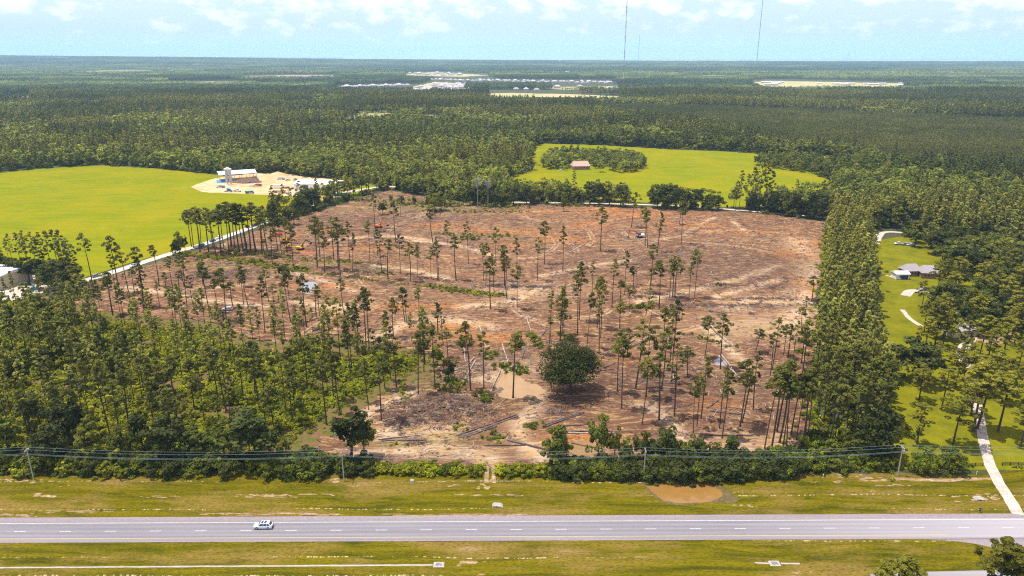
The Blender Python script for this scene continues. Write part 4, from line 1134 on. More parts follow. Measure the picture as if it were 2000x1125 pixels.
name_by_landmark([t for t in keepers if t['kind'] == 'broad' and t['zone'] in ('lane', 'roadoak', 'clearing_edge', 'roadside', 'open', 'houses')], 'leafy tree', 'leafy trees that stand apart', lambda t: 'tall' if t['h'] > 13 else ('middling' if t['h'] > 8 else 'low'))
SHARED = {('pine', 'thicket'): ('tall thin pine rising out of the bright green undergrowth', 'pines in the green undergrowth'),
          ('broad', 'thicket'): ('small bushy tree deep in the bright green undergrowth', 'bushy trees in the green undergrowth'),
          ('pine', 'belt'): ('crowded pine in the dense belt between clearing and lawn', 'pines of the dense belt'),
          ('pine', 'leftwood'): ('pine in the dark mixed wood at the left edge', 'pines of the left wood'),
          ('broad', 'leftwood'): ('leafy tree in the dark mixed wood at the left edge', 'leafy trees of the left wood'),
          ('pine', 'lane'): ('pine in the clump by the lane under the right field', 'pines by the lane'),
          ('broad', 'lane'): ('leafy tree in the row between clearing and right field', 'leafy trees by the lane'),
          ('broad', 'roadoak'): ('leafy tree beside the county road near the work yard', 'trees beside the county road'),
          ('pine', 'windbreak'): ('pine in the windbreak behind the yard at left edge', 'pines of the windbreak'),
          ('broad', 'clearing_edge'): ('leafy tree on the far left edge of the clearing', 'trees on the far clearing edge'),
          ('broad', 'roadside'): ('leafy tree in the overgrown hedgerow along the highway', 'hedgerow trees'),
          ('broad', 'open'): ('bushy leafy tree standing on open ground', 'scattered bushy trees'),
          ('yardpine', 'garden'): ('broad crowned pine shading the lawns on the right', 'pines of the right lawns'),
          ('yardpine', 'foreground'): ('large pine top at the lower right corner beside the highway', 'pine tops at the lower right'),
          ('broad', 'houses'): ('rounded leafy tree among the houses at the right', 'leafy trees among the houses'),
          ('broad', 'windbreak_leaf'): ('leafy tree in the windbreak behind the left yard', 'leafy trees of the windbreak'),
          ('broad', 'island'): ('leafy tree in the oval grove around the field house', 'trees of the oval grove'),
          ('broad', 'spinney'): ('leafy tree in the spinney at the right field end', 'trees of the spinney'),
          ('broad', 'wood'): ('rounded leafy tree in the wide wood behind the fields', 'leafy trees of the wide wood'),
          ('pine', 'wood'): ('pine in the wide wood behind the fields', 'pines of the wide wood')}
NAMES = {'pine': 'pine_tree', 'yardpine': 'pine_tree', 'broad': 'broadleaf_tree'}
SHAPES = {'pine': (PINES, 28.0), 'yardpine': (YPINES, 24.0), 'broad': (BROAD, 15.0)}
for t in keepers:
    sh, nom = SHAPES[t['kind']]
    k = int(rng.integers(len(sh))); s = t['h'] / nom
    r = empty(NAMES[t['kind']], (t['x'], t['y'], ground_z(t['x'], t['y']) - .03), rng.uniform(0, 2 * PI), t.get('label') or SHARED[(t['kind'], t['zone'])][0], 'tree', t.get('group') or SHARED[(t['kind'], t['zone'])][1])
    wd = t['wide'] * (1.0 if t['kind'] != 'pine' else rng.uniform(.8, 1.15))
    sx = max(s * wd, .45 if t['kind'] == 'pine' else .2)
    if t['kind'] == 'pine': sx = max(sx, .75 * wd)
    r.scale = (sx, sx, s)
    r.rotation_euler.x, r.rotation_euler.y = rng.normal(0, .035, 2)
    link_obj('trunk', sh[k][0], r); link_obj('crown', sh[k][1], r)

# the rest as stuff: mid and low detail
def mid_shapes(kind, q, mt=None):
    mt = mt or (M['pine'], M['leaf'])
    o = []
    for k in range(6):
        if kind == 'pine':
            V, _ = pine_crown(28, [.5, .58, .46, .54, .5, .6][k], [2.4, 2.1, 2.8, 2.2, 2.6, 2.3][k], q[0], q[1], q[2])
            o.append(source('x', joined('pine', [(V, mt[0]), (post_quads(26), M['bark'])])))
        elif kind == 'yardpine':
            V, _ = pine_crown(24, .45, 5.8, 50, 30, .5, .4); o.append(source('x', joined('pine', [(V, M['yardpine']), (post_quads(20, .3), M['bark'])])))
        else:
            V = broad_crown(15, [5.2, 4.6, 5.8, 4.4, 5.0, 5.6][k], [7, 7.5, 6.5, 7.5, 6.8, 7.6][k], q[0], q[1], q[2]); o.append(source('x', joined('broadleaf', [(V, mt[1]), (post_quads(8, .3), M['bark'])])))
    return o
def emit_rest(name, ts, kind, q):
    if not ts: return
    far_ = name.startswith('distant')
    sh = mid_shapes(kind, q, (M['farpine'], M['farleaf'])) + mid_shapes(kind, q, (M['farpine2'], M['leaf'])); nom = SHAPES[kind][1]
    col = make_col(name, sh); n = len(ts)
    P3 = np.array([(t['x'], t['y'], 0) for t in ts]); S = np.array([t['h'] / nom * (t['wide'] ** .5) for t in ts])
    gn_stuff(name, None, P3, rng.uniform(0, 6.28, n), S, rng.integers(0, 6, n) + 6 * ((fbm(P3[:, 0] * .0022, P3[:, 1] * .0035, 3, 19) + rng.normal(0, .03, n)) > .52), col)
emit_rest('pine_wood', [t for t in rest if t['kind'] == 'pine' and t['d'] < 900], 'pine', (22, 16, .46))
emit_rest('distant_pine_wood', [t for t in rest if t['kind'] == 'pine' and t['d'] >= 900], 'pine', (14, 8, .80))
emit_rest('leafy_wood', [t for t in rest if t['kind'] == 'broad' and t['d'] < 900], 'broad', (24, 22, .72))
emit_rest('distant_leafy_wood', [t for t in rest if t['kind'] == 'broad' and t['d'] >= 900], 'broad', (16, 11, 1.15))
emit_rest('garden_pine_wood', [t for t in rest if t['kind'] == 'yardpine'], 'yardpine', None)

# understorey fills the gaps below the wood
def bush_shape(h, R, lobes, per, size, m):
    V = broad_crown(h, R, h * .35, lobes, per, size, .8); return quads_mesh('bush', V, m)
und = make_col('understorey_shapes', [source('x', bush_shape(7, 4.2, 14, 14, .9, M['leaf'])) for _ in range(4)])
up = woods(BACK, 12, True); up = up[~inside(PLANT, up)]
up = up[np.hypot(up[:, 0], up[:, 1]) < 1500]
gn_stuff('understorey', None, np.c_[up, np.full(len(up), -.5)], rng.uniform(0, 6.28, len(up)), rng.uniform(.7, 1.3, len(up)), rng.integers(0, 4, len(up)), und)

# young plantation
def cone_tree(h, R, n, size, m):
    f = rng.uniform(0, 1, n) ** .7; a = rng.uniform(0, 6.28, n); r = R * (1 - f) * rng.uniform(.6, 1, n)
    C = np.c_[np.cos(a) * r, np.sin(a) * r, h * .2 + f * h * .8]; return leaf_quads(C, np.c_[np.cos(a), np.sin(a), np.full(n, .7)], size)
def patch(fn, side, count):
    Vs = []
    gn = int(math.sqrt(count)); st = side / gn
    for i in range(gn):
        for j in range(gn):
            V = fn(); o = np.array([-side / 2 + (i + .5 + rng.uniform(-.25, .25)) * st, -side / 2 + (j + .5 + rng.uniform(-.25, .25)) * st, 0])
            Vs.append(V + o)
    return np.vstack(Vs)
plc = make_col('plantation_shapes', [source('x', quads_mesh('young_pines', patch(lambda: cone_tree(rng.uniform(9, 12.5), 2.3, 34, .62, None), 32, 49), M['plantation'])) for _ in range(3)])
pp = scatter(PLANT, 31, .15); pp = pp[in_view(pp, 150)]
gn_stuff('pine_plantation', None, np.c_[pp, np.zeros(len(pp))], (rng.integers(0, 4, len(pp)) * PI / 2), np.ones(len(pp)), rng.integers(0, 3, len(pp)), plc)

# far forest in patches, 2.6 km to the bay
FAR_NOGO = [PA(q) for q in ([(190, 206), (330, 199), (420, 205), (330, 213)], [(100, 142), (260, 135), (330, 141), (200, 145)], [(1300, 152), (1420, 146), (1460, 151), (1380, 155)], [(1700, 194), (1860, 187), (1960, 195), (1830, 201)], [(1040, 144), (1130, 138.5), (1170, 143), (1100, 146)], [(440, 190), (560, 182), (640, 190), (540, 197)], [(956, 178), (1210, 182), (1212, 200), (1100, 200), (954, 200)], [(1440, 158), (1500, 154), (1640, 156), (1780, 160), (1780, 178), (1640, 179), (1480, 179)], [(335, 159), (466, 157), (470, 168), (335, 169)],
                                   [(464, 146), (662, 145), (662, 155), (464, 156)], [(780, 140), (900, 140), (970, 146), (960, 156), (780, 155)], [(790, 170), (850, 158), (912, 162), (928, 178), (912, 200), (800, 202), (795, 190)], [(636, 168), (806, 161), (810, 180), (636, 182)],
                                   [(830, 153), (1215, 156), (1215, 171), (830, 168)], [(1040, 168), (1260, 164), (1260, 174), (1100, 178)])]
def far_tree(h, R, n, size):
    u = unit(n, -.2); C = u * np.array([R, R, h * .4]) * rng.uniform(.7, 1, (len(u), 1)); C[:, 2] += h * .6
    return leaf_quads(C, u + np.array([0, 0, .4]), size, .4)
def mixed_patch(side, count, n, size):
    return patch(lambda: far_tree(rng.uniform(12, 24), rng.uniform(3.5, 5.5), n, size), side, count)
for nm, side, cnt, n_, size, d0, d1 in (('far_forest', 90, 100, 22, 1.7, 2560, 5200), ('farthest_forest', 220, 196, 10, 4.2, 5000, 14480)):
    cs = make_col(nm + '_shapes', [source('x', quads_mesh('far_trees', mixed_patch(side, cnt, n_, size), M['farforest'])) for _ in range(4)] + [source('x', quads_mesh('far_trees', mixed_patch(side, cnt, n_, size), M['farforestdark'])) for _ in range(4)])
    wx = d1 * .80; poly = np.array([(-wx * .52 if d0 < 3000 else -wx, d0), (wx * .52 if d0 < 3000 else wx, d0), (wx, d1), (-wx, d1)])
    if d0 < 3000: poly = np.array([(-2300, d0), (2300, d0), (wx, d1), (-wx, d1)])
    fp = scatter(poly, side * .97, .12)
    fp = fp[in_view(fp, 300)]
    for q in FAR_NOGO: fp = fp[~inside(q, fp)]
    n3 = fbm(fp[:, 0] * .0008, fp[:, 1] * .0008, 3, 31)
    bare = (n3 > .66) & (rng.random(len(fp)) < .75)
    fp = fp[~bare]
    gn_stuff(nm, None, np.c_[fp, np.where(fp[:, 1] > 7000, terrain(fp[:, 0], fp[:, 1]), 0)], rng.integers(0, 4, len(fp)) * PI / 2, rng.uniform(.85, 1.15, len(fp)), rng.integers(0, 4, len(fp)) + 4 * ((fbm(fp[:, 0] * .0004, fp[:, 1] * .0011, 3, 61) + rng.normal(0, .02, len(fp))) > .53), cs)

# ==================================================================== UNDERGROWTH, HEDGEROW
vin = make_col('vine_shapes', [source('x', bush_shape(2.6, 2.0, 9, 34, .24, M['vine'])) for _ in range(5)] + [source('x', bush_shape(3.6, 2.2, 10, 34, .26, M['hedgeleaf'])) for _ in range(2)])
vp = scatter(THICKET, 1.9); vp = vp[in_view(vp, 60)]
dv = fbm(vp[:, 0] * .05, vp[:, 1] * .05, 3, 40)
dc = dist_poly(vp, np.vstack([CLEAR, CLEAR[:1]])); keep_ = rng.random(len(vp)) < np.clip(dc / 16 + .12, 0, 1); keep_ &= ~((fbm(vp[:, 0] * .09, vp[:, 1] * .09, 2, 50) > .64) & (rng.random(len(vp)) < .8)); vp = vp[keep_]; dc = dc[keep_]
sc_ = np.clip(dc / 14, .45, 1) * (.55 + 1.1 * fbm(vp[:, 0] * .12, vp[:, 1] * .12, 2, 43))
gn_stuff('vine_undergrowth', None, np.c_[vp, np.full(len(vp), -.3)], rng.uniform(0, 6.28, len(vp)), sc_ * rng.uniform(.6, 1.1, len(vp)), np.where(rng.random(len(vp)) < .88, rng.integers(0, 5, len(vp)), rng.integers(5, 7, len(vp))), vin)
# hedgerow
hed = make_col('hedge_shapes', [source('x', bush_shape(4.2, 2.6, 14, 44, .26, M['hedgeleaf'])) for _ in range(3)] + [source('x', bush_shape(4.2, 2.6, 14, 44, .26, M['darkleaf'])) for _ in range(2)] + [source('x', bush_shape(4, 2.6, 14, 44, .25, M['vine'])) for _ in range(2)])
HP, HS, HK = [], [], []
def hedge(line, w, n, s0, s1, ks):
    l = PA(line)
    for _ in range(n):
        i = rng.integers(len(l) - 1); q = l[i] + (l[i + 1] - l[i]) * rng.random() + np.array([0, rng.uniform(-w, w)])
        HP.append((q[0], q[1], -.3)); HS.append(rng.uniform(s0, s1)); HK.append(ks[rng.integers(len(ks))])
hedge([(-60, 912), (200, 914), (560, 916), (640, 918)], 4, 330, .6, 1.5, [0, 1, 2, 3, 4, 5])
hedge([(560, 912), (640, 914)], 3, 30, .5, 1.1, [0, 5, 6])
hedge([(660, 918), (730, 919)], 3, 30, .6, 1.3, [3, 4, 0])
hedge([(725, 920), (830, 922), (942, 925)], 1.6, 80, .5, .95, [5, 6, 0, 5])
hedge([(972, 925), (1040, 926), (1090, 926)], 1.6, 55, .5, 1.0, [5, 6, 0, 1])
hedge([(1080, 924), (1260, 925)], 3, 120, .6, 1.35, [0, 3, 3, 4])
hedge([(1260, 922), (1420, 922), (1560, 914)], 4.5, 230, .7, 1.7, [0, 3, 3, 4, 4])
hedge([(1540, 912), (1640, 908), (1742, 905)], 3.5, 130, .5, 1.3, [0, 1, 2, 5, 3])
hedge([(1590, 880), (1740, 880)], 6, 60, .6, 1.3, [0, 2, 5, 4])
gn_stuff('hedgerow', None, np.array(HP), rng.uniform(0, 6.28, len(HP)), np.array(HS), np.array(HK), hed)
# green strips and shrubs inside the clearing
CP, CS, CK = [], [], []
def brush(line, w, n, s0, s1, ks=(0, 1, 2, 5)):
    l = PA(line)
    seg = np.linalg.norm(np.diff(l, axis=0), axis=1); cum = seg / seg.sum()
    for _ in range(n):
        i = rng.choice(len(l) - 1, p=cum); q = l[i] + (l[i + 1] - l[i]) * rng.random() + rng.normal(0, w, 2)
        CP.append((q[0], q[1], ground_z(*q) - .25)); CS.append(rng.uniform(s0, s1)); CK.append(ks[rng.integers(len(ks))])
brush([(350, 496), (420, 505), (500, 516), (560, 525), (600, 530)], 2.6, 210, .35, .95, (0, 1, 2, 3, 5, 6))
brush([(560, 527), (620, 535), (700, 545), (780, 556), (850, 562)], 1.0, 250, .2, .4)
brush([(840, 560), (900, 571), (940, 577), (985, 579)], 1.3, 100, .35, .8, (0, 1, 2, 5, 6))
brush([(440, 492), (520, 500), (570, 505)], 3, 50, .4, 1.0, (5, 6, 0))
brush([(590, 508), (640, 512), (700, 512)], 2, 50, .3, .6)
brush([(720, 535), (760, 535)], 1.5, 16, .3, .6, (5, 6)); brush([(860, 455), (900, 463), (1000, 462)], 2, 60, .3, .7, (0, 5, 6)); brush([(905, 470), (930, 468)], 2, 14, .5, 1.0, (0, 5))
brush([(760, 395), (830, 402), (900, 400), (1010, 405)], 6, 160, .4, 1.0, (5, 6, 0)); brush([(820, 413), (900, 415), (1030, 414)], 3, 60, .3, .8, (5, 6, 0)); brush([(1070, 402), (1340, 409)], 2, 90, .4, .9, (5, 6)); brush([(640, 395), (720, 392)], 4, 40, .4, .9, (5, 6))
brush([(1240, 602), (1262, 605)], 1.5, 14, .5, .9, (5, 6)); brush([(1345, 655), (1440, 682)], 1.5, 26, .25, .55, (5, 6)); brush([(940, 690), (968, 700)], 1.5, 12, .3, .7, (5, 6)); brush([(975, 715), (1030, 730)], 2, 26, .4, .8, (5, 6)); brush([(1030, 655), (1060, 680)], 1.6, 20, .4, .8, (5, 6)); brush([(1090, 655), (1120, 668)], 1.5, 12, .4, .8, (5, 6))
brush([(880, 740), (905, 760)], 2, 20, .3, .6, (5, 0)); brush([(940, 780), (955, 790)], 1.3, 12, .4, .8, (5,)); brush([(785, 745), (790, 795)], 1.5, 26, .3, .6, (0, 1)); brush([(1030, 835), (1055, 832)], 1, 12, .3, .7, (5, 6)); brush([(950, 850), (980, 862)], 1.6, 14, .3, .6, (5, 6)); brush([(880, 838), (920, 846)], 1.6, 12, .2, .5, (5, 0)); brush([(765, 872), (800, 872)], .6, 8, .2, .4)
brush([(860, 740), (880, 770)], 2, 14, .4, .8, (5, 6)); brush([(850, 690), (870, 710)], 2, 16, .5, 1.0, (0, 5)); brush([(1395, 560), (1415, 558)], 1, 6, .3, .6, (5,)); brush([(1180, 905), (1260, 905)], 2, 20, .4, .9, (5, 6)); brush([(1290, 890), (1350, 885)], 1.6, 16, .4, .9, (5, 6))
brush([(595, 910), (650, 905)], 1.5, 12, .3, .8, (5, 0)); brush([(1590, 885), (1595, 800), (1598, 700), (1606, 600), (1612, 520), (1618, 440)], 2.2, 330, .4, 1.1, (0, 1, 5, 6)); brush([(1620, 890), (1640, 800), (1650, 700), (1660, 560), (1660, 460)], 7, 500, .4, 1.0, (0, 5, 6, 6)); brush([(1690, 890), (1700, 800), (1695, 700)], 6, 260, .4, 1.0, (0, 5, 6, 6))
brush([(180, 560), (320, 520), (400, 492)], 4, 40, .2, .5, (5, 0)); brush([(110, 590), (180, 575)], 4, 40, .4, .9, (5, 6))
gn_stuff('clearing_shrubs', None, np.array(CP), rng.uniform(0, 6.28, len(CP)), np.array(CS), np.array(CK), vin)

# debris left by the loggers: sticks, chips, clods
def stick_shape(m, L_, r):
    mb = MB(); mb.path([(-L_ / 2, 0, r), (0, .05 * L_, r + .1), (L_ / 2, -.04 * L_, r)], [r, r * .9, r * .5], 4); return mb.mesh('stick', m)
def clump_shape(m, R, n):
    mb = MB()
    for _ in range(n):
        a, e, l = rng.uniform(0, 6.28), rng.uniform(-.1, .9), rng.uniform(.5, 1.3) * R
        p = Vector((rng.normal(0, R * .5), rng.normal(0, R * .5), abs(rng.normal(0, R * .18)))); d = Vector((math.cos(a) * math.cos(e), math.sin(a) * math.cos(e), math.sin(e))) * l * .5
        mb.tube(p - d, p + d, .07, .03, 3)
    return mb.mesh('twigs', m)
def clod_shape(m, R):
    mb = MB(); n = 6; v = []
    for k, (z, s) in enumerate(((0, 1.0), (.35, .9), (.6, .4))):
        for i in range(n):
            a = 2 * PI * i / n + k * .4; q = R * s * rng.uniform(.7, 1.2); v.append((math.cos(a) * q, math.sin(a) * q, z * R * rng.uniform(.7, 1.1)))
    f = []
    for k in range(2):
        for i in range(n): f.append((k * n + i, k * n + (i + 1) % n, (k + 1) * n + (i + 1) % n, (k + 1) * n + i))
    f.append(tuple(range(2 * n, 3 * n))); mb.add(v, f); return mb.mesh('clod', m)
deb = make_col('debris_shapes', [source('x', q) for q in (stick_shape(M['twig2'], 2.2, .07), stick_shape(M['twig2'], 3.4, .09), stick_shape(M['palewood'], 1.6, .08), stick_shape(M['twig'], 2.6, .08), stick_shape(M['darkwood'], 3.0, .09),
                                 clump_shape(M['twig'], 1.1, 16), clump_shape(M['twig'], .8, 12), clod_shape(M['twig'], .5), clod_shape(M['darkwood'], .45), stick_shape(M['palewood'], 8, .17), stick_shape(M['darkwood'], 7, .16))])
dp = scatter(CLEAR, 1.85); fd = fbm(dp[:, 0] * .07, dp[:, 1] * .07, 3, 77); dp = dp[rng.random(len(dp)) < np.clip((fd - .25) * 2.2, .15, 1)]
dmask = np.ones(len(dp), bool)
for pl_ in PUDDLES.values(): dmask &= ~inside(PA(pl_), dp)
dp = dp[dmask]
dz = np.array([ground_z(*q) for q in dp])
kk = rng.choice(11, len(dp), p=[.19, .12, .11, .14, .08, .08, .10, .10, .062, .008, .010])
ang = rng.normal(.1, .7, len(dp)) + np.where(dp[:, 0] > 60, .6, 0)
gn_stuff('logging_debris', None, np.c_[dp, dz], ang, rng.uniform(.5, 1.35, len(dp)), kk, deb)
RP, RS = [], []
for px, py, rx, ry, n_ in ((850, 800, 14, 7, 260), (895, 815, 12, 6, 200), (800, 825, 8, 5, 90), (1490, 587, 20, 2.6, 120), (1450, 600, 18, 3, 70), (1400, 560, 9, 2.5, 60), (1060, 563, 14, 3, 80), (1000, 562, 16, 3, 60), (930, 785, 8, 8, 70), (430, 540, 26, 6, 170), (470, 532, 14, 5, 80), (880, 735, 10, 7, 60),
                           (960, 560, 14, 3, 50), (1290, 575, 16, 4, 60), (1330, 600, 12, 5, 50), (1240, 560, 14, 4, 50), (1085, 806, 2.6, 2.2, 36), (1520, 545, 16, 4, 60), (822, 545, 8, 3, 40), (740, 600, 14, 4, 16), (930, 725, 8, 6, 50), (640, 528, 6, 3, 30), (820, 868, 2.5, 1.2, 16), (130, 585, 12, 4, 60), (1340, 588, 12, 4, 40), (1400, 598, 12, 3, 30)):
    cx, cy = P(px, py)
    for _ in range(n_):
        q = (cx + rng.normal(0, rx * .6), cy + rng.normal(0, ry * .6)); RP.append((*q, ground_z(*q))); RS.append(rng.uniform(.8, 1.7))
for c_ in scatter(CLEAR, 17):
    n_ = int(rng.integers(3, 16)); sp_ = rng.uniform(.8, 2.6)
    for _ in range(n_):
        q = (c_[0] + rng.normal(0, sp_ * 1.8), c_[1] + rng.normal(0, sp_ * .6)); gz = ground_z(*q)
        if gz > .26: RP.append((*q, gz)); RS.append(rng.uniform(.5, 1.3))
gn_stuff('brush_windrows', None, np.array(RP), rng.uniform(0, 6.28, len(RP)), np.array(RS), rng.choice([5, 5, 6, 7, 8, 0], len(RP)), deb)

# ==================================================================== THE BIG OAK
r = empty('oak_tree', (*BIG_OAK, ground_z(*BIG_OAK)), 0, 'big round dark oak standing alone in the middle of the cleared ground', 'tree')
link_obj('crown', quads_mesh('crown', np.vstack([broad_crown(19.0, 11.3, 9.4, 120, 80, .36, .7, -.12), broad_crown(14.5, 7.0, 6.5, 30, 80, .36, .7, -.05) + np.array([-2.5, -2.5, 0])]), M['darkleaf']), r)
broad_trunk(17, 8, 9, .6).build('trunk', M['bark'], r)
# bare snags
for i, (px, b, t, lb) in enumerate(((933, 408, 342, 'left one of two bare grey dead trees at the far clearing edge'), (953, 406, 346, 'right one of two bare grey dead trees at the far clearing edge'), (783, 424, 370, 'thin grey dead trunk standing left of the two bare snags'))):
    x, y = P(px, b); h_ = height_for(px, b, t); r = empty('dead_tree', (x, y, ground_z(x, y)), 0, lb, 'tree')
    mb = MB(); mb.path([(0, 0, 0), (.2, 0, h_ * .5), (0, .1, h_ * .8)], [.4, .3, .2], 6); mb.build('trunk', M['greybark'], r)
    mb = MB()
    for k in range(70 if i < 2 else 6):
        a, z = rng.uniform(0, 6.28), h_ * rng.uniform(.6, .85); l = rng.uniform(1.5, 5)
        mb.path([(0, 0, z), (math.cos(a) * l * .5, math.sin(a) * l * .5, z + l * .35), (math.cos(a) * l, math.sin(a) * l, z + l * rng.uniform(.3, .8))], [.13, .09, .05], 3)
    mb.build('limb', M['greybark'], r)['kind'] = 'stuff'
# two round garden bushes and small shrubs by the fence
for px, wd, lb in ((1803, 1, 'left one of two big round bushes behind the black fence'), (1861, 1.05, 'right one of two big round bushes behind the black fence')):
    x, y = P(px, 918); r = empty('bush', (x, y, 0), 0, lb, 'bush')
    link_obj('foliage', quads_mesh('foliage', broad_crown(7.2, 4.7 * wd, 3.2, 34, 90, .26, .85), M['hedgeleaf']), r)
    mb = MB(); mb.path([(0, 0, 0), (0, 0, 1), (0, 0, 3)], [.25, .2, .1], 6); mb.build('stem', M['bark'], r)
sm = bush_shape(1.3, .85, 8, 30, .14, M['hedgeleaf'])
for k, (px, py) in enumerate(((1736, 912), (1759, 912), (1770, 912), (1835, 912), (1899, 912), (1982, 913), (1993, 913))):
    o = link_obj('shrub', sm); o.location = (*P(px, py), 0); o.rotation_euler.z = k
    tag(o, ['first small shrub from the left along the black fence', 'small shrub along the fence just left of the two bushes', 'small shrub tight against the left big round bush', 'small shrub between the two big round bushes', 'small shrub right of the two big bushes by the fence', 'small shrub at the fence right of the gravel driveway', 'rightmost small shrub at the fence beyond the driveway'][k], 'shrub', 'small shrubs along the black fence')

# ==================================================================== LOGS
LOGS = [((891, 855), (1011, 812), 'd'), ((896, 858), (1012, 815), 'd'), ((905, 859), (971, 835), 'd'), ((1062, 833), (1141, 807), 'd'), ((1066, 835), (1140, 809.5), 'd'), ((1097, 834), (1150, 831), 'd'), ((1105, 845), (1226, 846), 'd'), ((1105, 848), (1200, 849), 'p'), ((1116, 867), (1184, 880), 'd'), ((991, 863), (1070, 882), 'r'), ((946, 873), (1026, 873), 'd'),
        ((739, 861), (828, 852), 'p'), ((745, 864), (833, 862), 'd'), ((935, 634), (952, 690), 'p'), ((1028, 620), (1037, 648), 'p'), ((981, 674), (992, 710), 'p'), ((1068, 645), (1050, 668), 'd'), ((1026, 681), (1039, 714), 'd'), ((1025, 681), (1019, 705), 'd'), ((977, 726), (958, 769), 'p'), ((928, 707), (902, 752), 'p'), ((926, 701), (914, 715), 'p'), ((897, 721), (879, 730), 'p'), ((906, 677), (909, 708), 'p'),
        ((1083, 618), (1101, 646), 'p'), ((1005, 712), (1006, 734), 'p'), ((1382, 633), (1433, 679), 'p'), ((1386, 640), (1420, 672), 'd'), ((1408, 694), (1433, 727), 'p'), ((1404, 697), (1428, 726), 'p'), ((1216, 688), (1250, 672), 'd'), ((1218, 677), (1242, 665), 'd'), ((1385, 609), (1420, 615), 'd'), ((1112, 495), (1146, 476), 'p'), ((600, 457), (609, 466), 'p'), ((603, 428), (646, 421), 'd'),
        ((1160, 729), (1200, 723), 'd'), ((1178, 721), (1202, 712), 'd'), ((1386, 805), (1448, 812), 'd'), ((1369, 852), (1470, 854), 'd'), ((1380, 800), (1404, 784), 'd'), ((1250, 747), (1330, 752), 'd'), ((1420, 716), (1450, 745), 'p'), ((180, 562), (220, 566), 'p'), ((110, 580), (170, 577), 'p')]
llab = []
for i, (a, b, k) in enumerate(LOGS):
    pa, pb = P(*a), P(*b); cx, cy = (pa[0] + pb[0]) / 2, (pa[1] + pb[1]) / 2
    L_ = math.dist(pa, pb); th = math.atan2(pb[1] - pa[1], pb[0] - pa[0])
    L_ = min(L_, 30)
    r0 = .30 if k != 'r' else .42
    mb = MB(); n_ = 6
    mb.path([(-L_ / 2 + L_ * q / n_, math.sin(q * 1.3 + i) * .08, .05 * math.sin(q * 2 + i)) for q in range(n_ + 1)], [r0 * (1 - .45 * q / n_) for q in range(n_ + 1)], 7)
    for s_ in range(4):
        x_ = rng.uniform(-L_ * .1, L_ * .45); aa = rng.uniform(.2, 2.9); mb.tube((x_, 0, 0), (x_ + .5, math.cos(aa) * .9, abs(math.sin(aa)) * .9), .07, .03, 3)
    o = mb.build('log', M['palewood'] if k == 'p' else M['darkwood'])
    o.location = (cx, cy, max(ground_z(cx, cy), ground_z(*pa), ground_z(*pb)) + r0 * .6); o.rotation_euler.z = th
    llab.append(dict(x=cx, y=cy, h=L_, o=o, k=k))
name_by_landmark(llab, 'felled log', 'felled logs', lambda t: {'p': 'pale grey', 'd': 'dark brown', 'r': 'thick brown'}[t['k']])
for t in llab: tag(t['o'], t['label'], 'log', 'felled logs lying on the cleared ground')

# ==================================================================== POWER LINE
POLES = [(-560, 938, 60), (66, 937, 61), (672, 940, 61), (1257, 938, 61), (1753, 929, 58), (2360, 925, 60)]
PB = []
for i, (px, py, hh_) in enumerate(POLES):
    x, y = P(px, py); h_ = height_for(px, py, py - hh_); PB.append((x, y, h_))
    lb = {1: 'leftmost wooden power pole beside the leafy wood', 2: 'wooden power pole in front of the bushy dark tree', 3: 'wooden power pole at the left end of the orange pond', 4: 'wooden power pole with transformer by the black fence'}.get(i)
    if lb is None: continue
    r = empty('power_pole', (x, y, 0), 0, lb, 'power pole')
    mb = MB(); mb.tube((0, 0, -.2), (0, 0, h_), .19, .13, 8); mb.build('post', M['pole'], r)
    mb = MB(); mb.box((0, 0, h_ - .5), (.14, 2.4, .14)); mb.build('crossarm', M['pole'], r)
    for s_ in (-1.1, -.4, .4, 1.1):
        mb = MB(); mb.tube((0, s_, h_ - .43), (0, s_, h_ - .15), .07, .05, 6); mb.build('insulator', M['white'], r)
    if i == 4:
        mb = MB(); mb.tube((.45, 0, h_ - 2.6), (.45, 0, h_ - 1.5), .28, .28, 10); mb.build('transformer', M['steel'], r)
wl = ['uppermost overhead wire of the roadside power line', 'second overhead wire from the top of the roadside line', 'third overhead wire from the top of the roadside line', 'lowest overhead wire of the roadside power line']
for w_, (dy, dz_) in enumerate(((1.1, -.13), (-.4, -.13), (-1.1, -1.1), (0, -2.1))):
    mb = MB(); pth = []
    for (xa, ya, ha), (xb, yb, hb) in zip(PB[:-1], PB[1:]):
        for q in range(12):
            f = q / 12; sag = 1.5 * 4 * f * (1 - f)
            pth.append((xa + (xb - xa) * f, ya + (yb - ya) * f + dy, ha + (hb - ha) * f + dz_ - sag))
    mb.path(pth, .026, 4)
    tag(mb.build('overhead_wire', M['wire']), wl[w_], 'wire', 'overhead wires')

# ==================================================================== FENCE
def fence(a, b, label):
    a, b = np.array(P(*a)), np.array(P(*b)); L_ = np.linalg.norm(b - a); th = math.atan2(*(b - a)[::-1])
    r = empty('rail_fence', (*a, 0), th, label, 'fence'); n_ = int(L_ / 2.4); st = L_ / n_
    mb = MB(); mb.box((0, 0, .65), (.16, .16, 1.3)); pm = mb.mesh('post', M['blackpaint'])
    mb = MB(); mb.box((st / 2, .1, 0), (st - .01, .05, .15)); rm = mb.mesh('rail', M['blackpaint'])
    for k in range(n_ + 1): o = link_obj('post', pm, r); o.location = (k * st, 0, 0)
    for k in range(n_):
        for z in (.35, .75, 1.15): o = link_obj('rail', rm, r); o.location = (k * st, 0, z)
fence((1725, 913), (1919, 911), 'black three rail fence running behind the roadside bushes')
fence((1957, 910), (2080, 908), 'black three rail fence right of the gravel driveway')

